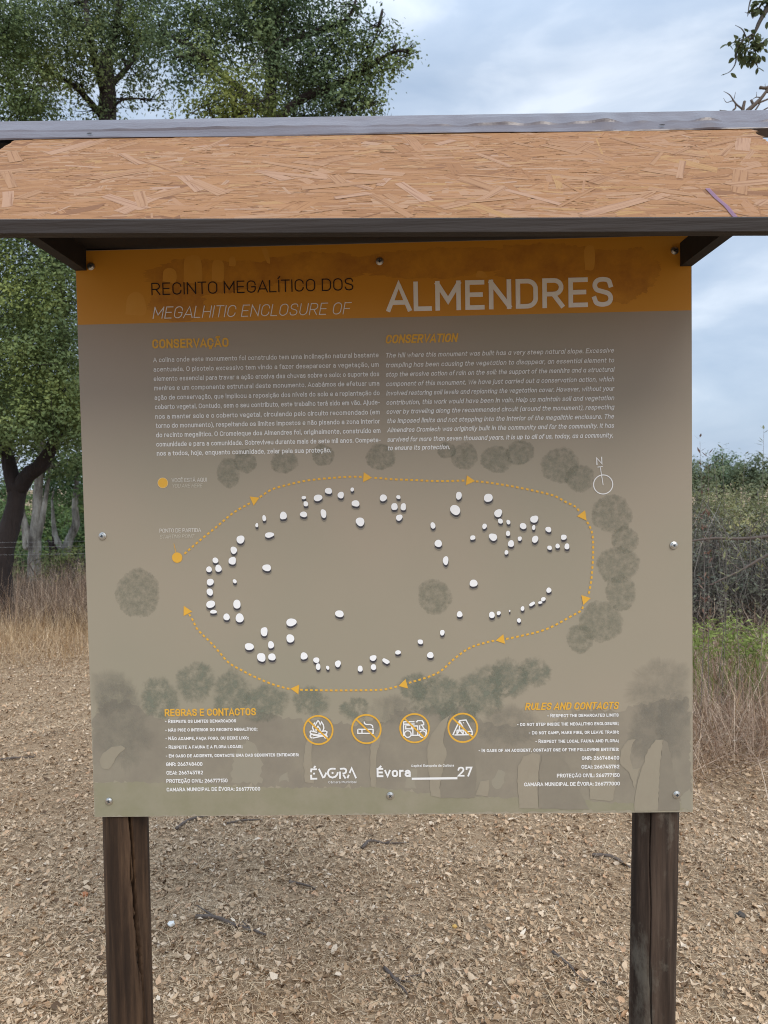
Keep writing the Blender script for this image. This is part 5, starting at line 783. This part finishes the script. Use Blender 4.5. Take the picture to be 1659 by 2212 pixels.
for i, (c, lb) in enumerate(zip(CLUMPS2['shrubs'], ['dark green bush behind the dark forked trunk', 'green bush showing between the two pale trunks', 'green bush half hidden by the left edge of the board', 'low yellow green bush at the foot of the bent pale stem', 'far bush at the left edge of the photo behind the dark oak', 'tall far thicket above the pale stems', 'low green undergrowth around the foot of the straight pale trunk', 'low green undergrowth at the foot of the dark forked oak', 'low green undergrowth behind the left post of the board'])):
    shrub('bush', lb, [q[:4] + (q[4],) for q in c] + [(q[0], q[1], q[2]*.45, q[3], q[4]*.9) for q in c], M['leaf_y'] if i == 3 else M['leaf_under'], 240 if i != 3 else 380, .085 if i != 3 else .06, 10, 60+i, M['bark_grey'], group='bushes under the oaks', r=.012)
# close tree at the right: trunk outside the picture, a leafy sprig and a dead bough reach in
def near_tree():
    s0 = SPRIG[0][0][0]; t0 = TWIGS[0][0][0]
    trunk = [((3.75,3.2,0),(3.7,3.15,1.2),(3.62,3.1,2.4),(3.5,3.0,3.6),(3.2,2.95,4.5)), (.17,.15,.13,.11,.07)]
    limbs = [trunk, (((3.5,3.0,3.6),(3.1,2.9,4.3),(2.8,2.8,4.75),s0), (.08,.07,.06,.052)), (((3.62,3.1,2.6),(3.4,3.1,3.0),t0), (.09,.08,.07)), (((3.5,3.0,3.6),(3.9,3.2,4.6),(4.2,3.2,5.2)), (.08,.05,.02))]
    base = (3.75, 3.2, 0); root = tag(empty('holm_oak', base), 'near oak beyond the right edge, one leafy sprig and bare twigs reaching into view', 'tree')
    crown = [(3.4,3.3,5.3,.75,.6),(4.2,3.4,5.3,.8,.6),(3.9,3.9,4.7,.7,.5),(4.5,3.0,4.6,.6,.5),(3.6,2.6,5.7,.6,.45)]
    b = wood(limbs, crown, 5, random.Random(5)); b.build('trunk', M['bark_grey'], root, True, base).location = (0,0,0)
    b = B()
    for P, R in SPRIG: b.add(*tube(P, R, 6, 4))
    b.build('branch', M['bark_grey'], root, True, base).location = (0,0,0)
    b = B()
    for P, R in TWIGS: b.add(*tube(P, R, 6, 4))
    b.build('dead_branch', M['twig'], root, True, base).location = (0,0,0)
    V, F = leafcloud(crown, 200, .05, seed=77)
    g = np.random.default_rng(31); vs = [V]; fs = [F]; o = len(V)
    prof = [(0,0),(.18,.30),(.42,.46),(.7,.36),(1,0),(.7,-.36),(.42,-.46),(.18,-.30)]
    for (x, y, z, r, n) in SPRIGLEAF:
        for _ in range(int(n*1.25)):
            p = np.array([x, y, z]) + g.normal(0, .5, 3) * r * np.array([1, 1, 1]); l = g.uniform(.030, .052); wd = l * g.uniform(.42, .62)
            Q = np.array([(a*l, c*wd, -.12*l*a*a + .25*abs(c)*wd) for a, c in prof])
            d = p - np.array([x, y, z]); yaw = math.atan2(d[1], d[0]) + g.normal(0, .7); R = rot(np.array([yaw]), np.array([g.normal(.55, .5)]), np.array([g.normal(0, .6)]))[0]
            vs.append(Q @ R.T + p); fs.append(np.array([[0,1,2,3],[0,3,4,7],[7,4,5,6]]) + o); o += 8
    mesh('crown', np.concatenate(vs) - np.array(base), np.concatenate(fs), M['leaf_sprig'], root)
near_tree()
# right-hand scrub
for i, (c, lb) in enumerate(zip(RIGHT['far'], ['far grey green tree beside the board, first on the skyline', 'far pointed blue green pine, second from the board', 'far pale green tree right of the pointed pine', 'far round grey tree on the skyline near the right edge', 'far tree cut by the right edge of the photo', 'far tree mostly hidden behind the right side of the board'])):
    x, y, z, rx, rz = c[0]
    cl = [(x, y, z, rx, rz)] if i != 1 else [(x, y, z+.45, rx*.35, rz*.5), (x-.1, y, z-.05, rx*.7, rz*.5), (x+.2, y, z-.5, rx, rz*.6)]
    cl += [(x + rx*.7, y+.5, z - rz*.4, rx*.6, rz*.6), (x - rx*.7, y, z - rz*.5, rx*.6, rz*.6)]
    lim = [([(x, y, 0.0), (x+.1, y, z*.5), (x, y, z)], [.16, .12, .05])]
    tree('distant_tree', lb, 'tree', lim, cl, M['leaf_pine'] if i in (1, 2) else M['leaf_far'], M['bark_grey'], 170, .13, 3, seed=80+i, group='trees on the right skyline', spread=.16)
for i, (c, lb) in enumerate(zip(RIGHT['olive'], ['olive green bush just right of the board above the grey scrub', 'olive bush with a dead orange tip, second from the board', 'olive bush near the right edge of the photo', 'olive bush beyond the right edge of the photo', 'olive bush hidden behind the right side of the board'])):
    cl = list(c) + [(q[0], q[1], q[2]*.55, q[3], q[4]) for q in c]
    shrub('scrub_bush', lb, cl, M['leaf_olive'], 800, .042, 8, 100+i, M['twigs_grey'], group='olive scrub right of the board', r=.007, cluster=9, spread=.07)
for i, (c, lb) in enumerate(zip(RIGHT['grey'], ['grey half dead shrub against the right edge of the board', 'grey tangled shrub at the right edge of the photo', 'grey shrub beyond the right edge of the photo', 'grey shrub hidden behind the right side of the board'])):
    shrub('dry_shrub', lb, c, M['leaf_grey'], 520, .03, 120, 120+i, M['twigs_grey'], group='half dead grey shrubs', r=.0038, cluster=8, spread=.06)
for i, (c, lb) in enumerate(zip(RIGHT['green'], ['fresh green herb clump touching the right edge of the board', 'fresh green herb clump, second from the board', 'fresh green herb clump above the dry grass, third from the board', 'fresh green herb clump cut by the right edge of the photo'])):
    shrub('green_herb', lb, c, M['leaf_fresh'], 900, .040, 22, 140+i, M['leaf_fresh'], cat='plant', group='fresh green herbs', r=.003, cluster=7, spread=.045, aspect=.32, droop=-.7)
for (P, R), lb in zip(DEADBR, ['long dark dead branch lying level across the grey shrubs', 'lower dark dead branch slanting up through the scrub']):
    b = B().add(*tube(P, R, 7, 6)); g = random.Random(len(lb)); Q = spline(P, 6)
    for _ in range(14):
        s = Q[g.randrange(2, len(Q)-1)]; e = s + np.array([g.gauss(0,.12), g.gauss(0,.1), g.gauss(.05,.12)]); b.add(*tube([s, (s+e)/2+.01, e], [.004,.003,.001], 4, 3))
    tag(b.build('dead_branch', M['twig'], None, True), lb, 'branch')
for i, ((gx, gy), tip) in enumerate(WEEDS):
    lb = ['tall weed with reddish tips rising beside the right edge of the board', 'tall pale green weed standing highest against the sky', 'thin reddish weed between the red tipped one and the pale one', 'short thin weed under the tall pale weed', 'tall bare weed near the right edge of the photo', 'thin weed at the middle of the right hand scrub'][i]
    tip = np.array(tip); bs = np.array([gx, gy, 0.0]); bs = tip*np.array([1,1,0]) + (bs - tip*np.array([1,1,0]))*.15; g = random.Random(200+i)
    root = tag(empty('tall_weed', tuple(bs)), lb, 'weed', 'tall weeds above the scrub'); m_ = bs*.5 + tip*.5 + np.array([g.gauss(0,.04), 0, 0])
    b = B().add(*tube([bs, m_, tip], [.0022,.0017,.0008], 5, 6)); vs = []; Q = spline([bs, m_, tip], 12)
    for q in Q[8:]:
        for _ in range(3):
            yaw = g.uniform(0, 6.28); l = g.uniform(.03,.06); el = g.uniform(-.2,1.0); d = np.array([cos(yaw)*cos(el), sin(yaw)*cos(el), sin(el)]); e = np.array([-sin(yaw), cos(yaw), 0])
            p = q + np.array([0,0,g.uniform(-.02,.02)]); vs += [p, p + d*l*.5 + e*l*.14, p + d*l, p + d*l*.5 - e*l*.14]
    b.build('stem', M['twigs_grey'], root, True, tuple(bs)).location = (0,0,0)
    mesh('leaves', np.array(vs) - bs, (np.arange(len(vs)//4)*4)[:,None] + np.arange(4)[None], M['leaf_red'] if i in (0, 2) else M['leaf_olive'], root)
# wire fence behind the brush on the left
fr = tag(empty('wire_fence', (-6.2, 7.1, 0)), 'thin wire fence behind the brown brush at the left', 'fence')
for x in (-9.6, -6.2, -2.3, 1.6):
    b = B().add(*tube([(x, 7.1, -.2), (x+.02, 7.1, .5), (x+.01, 7.11, 1.12)], [.04,.038,.034], 9, 4)); b.build('fence_post', M['fpost'], fr, True, (-6.2, 7.1, 0)).location = (0,0,0)
for z in (.94, .885, .80):
    P = [(x, 7.06, z - .012*sin((x+9.6)/3.7*pi)**2) for x in np.linspace(-9.6, 1.6, 25)]
    B().add(*tube(P, [.0010]*2, 5, 1, 0)).build('wire', M['wire'], fr, True, (-6.2, 7.1, 0)).location = (0,0,0)

# ------------------------------------------------------------------ loose things on the litter
for P, r, lb in GTWIGS:
    Q = [(x, y, float(gh(x, y)) + .011 + .004*sin(i*2)) for i, (x, y) in enumerate(P)]; b = B().add(*tube(Q, [r, r*.9, r*.75, r*.45], 8, 6, .18)); g = random.Random(int(r*9000)+len(lb))
    for _ in range(2):
        s = np.array(Q[g.randrange(1, len(Q))]); e = s + np.array([g.gauss(0,.05), g.gauss(0,.05), g.uniform(.0,.012)]); b.add(*tube([s, (s+e)/2, e], [r*.5, r*.4, r*.2], 5, 3))
    tag(b.build('twig', M['twig'], None, True), lb, 'twig', 'fallen twigs')
import bmesh
for (x, y), r, m_, lb in GSTONES:
    bm = bmesh.new(); bmesh.ops.create_icosphere(bm, subdivisions=3, radius=r); g = random.Random(int(x*1000)); k = [g.uniform(2, 9) for _ in range(6)]
    for v in bm.verts:
        d = v.co.normalized(); v.co *= 1 + .12*sin(k[0]*d.x + k[1]*d.y) + .10*sin(k[2]*d.z + k[3]*d.x) + .05*sin(9*d.y + k[4]); v.co.z *= .62
    me = bpy.data.meshes.new('pebble'); bm.to_mesh(me); bm.free(); me.materials.append(PEB[m_]); me.polygons.foreach_set('use_smooth', np.ones(len(me.polygons), bool))
    o = bpy.data.objects.new({'dark':'earth_clod','rust':'cork_chip'}.get(m_, 'pebble'), me); COL.objects.link(o); o.location = (x, y, float(gh(x, y)) + r*.45 + .008); o.rotation_euler = (0, 0, g.uniform(0, 6))
    tag(o, lb, {'dark':'clod','rust':'cork chip'}.get(m_, 'pebble'))
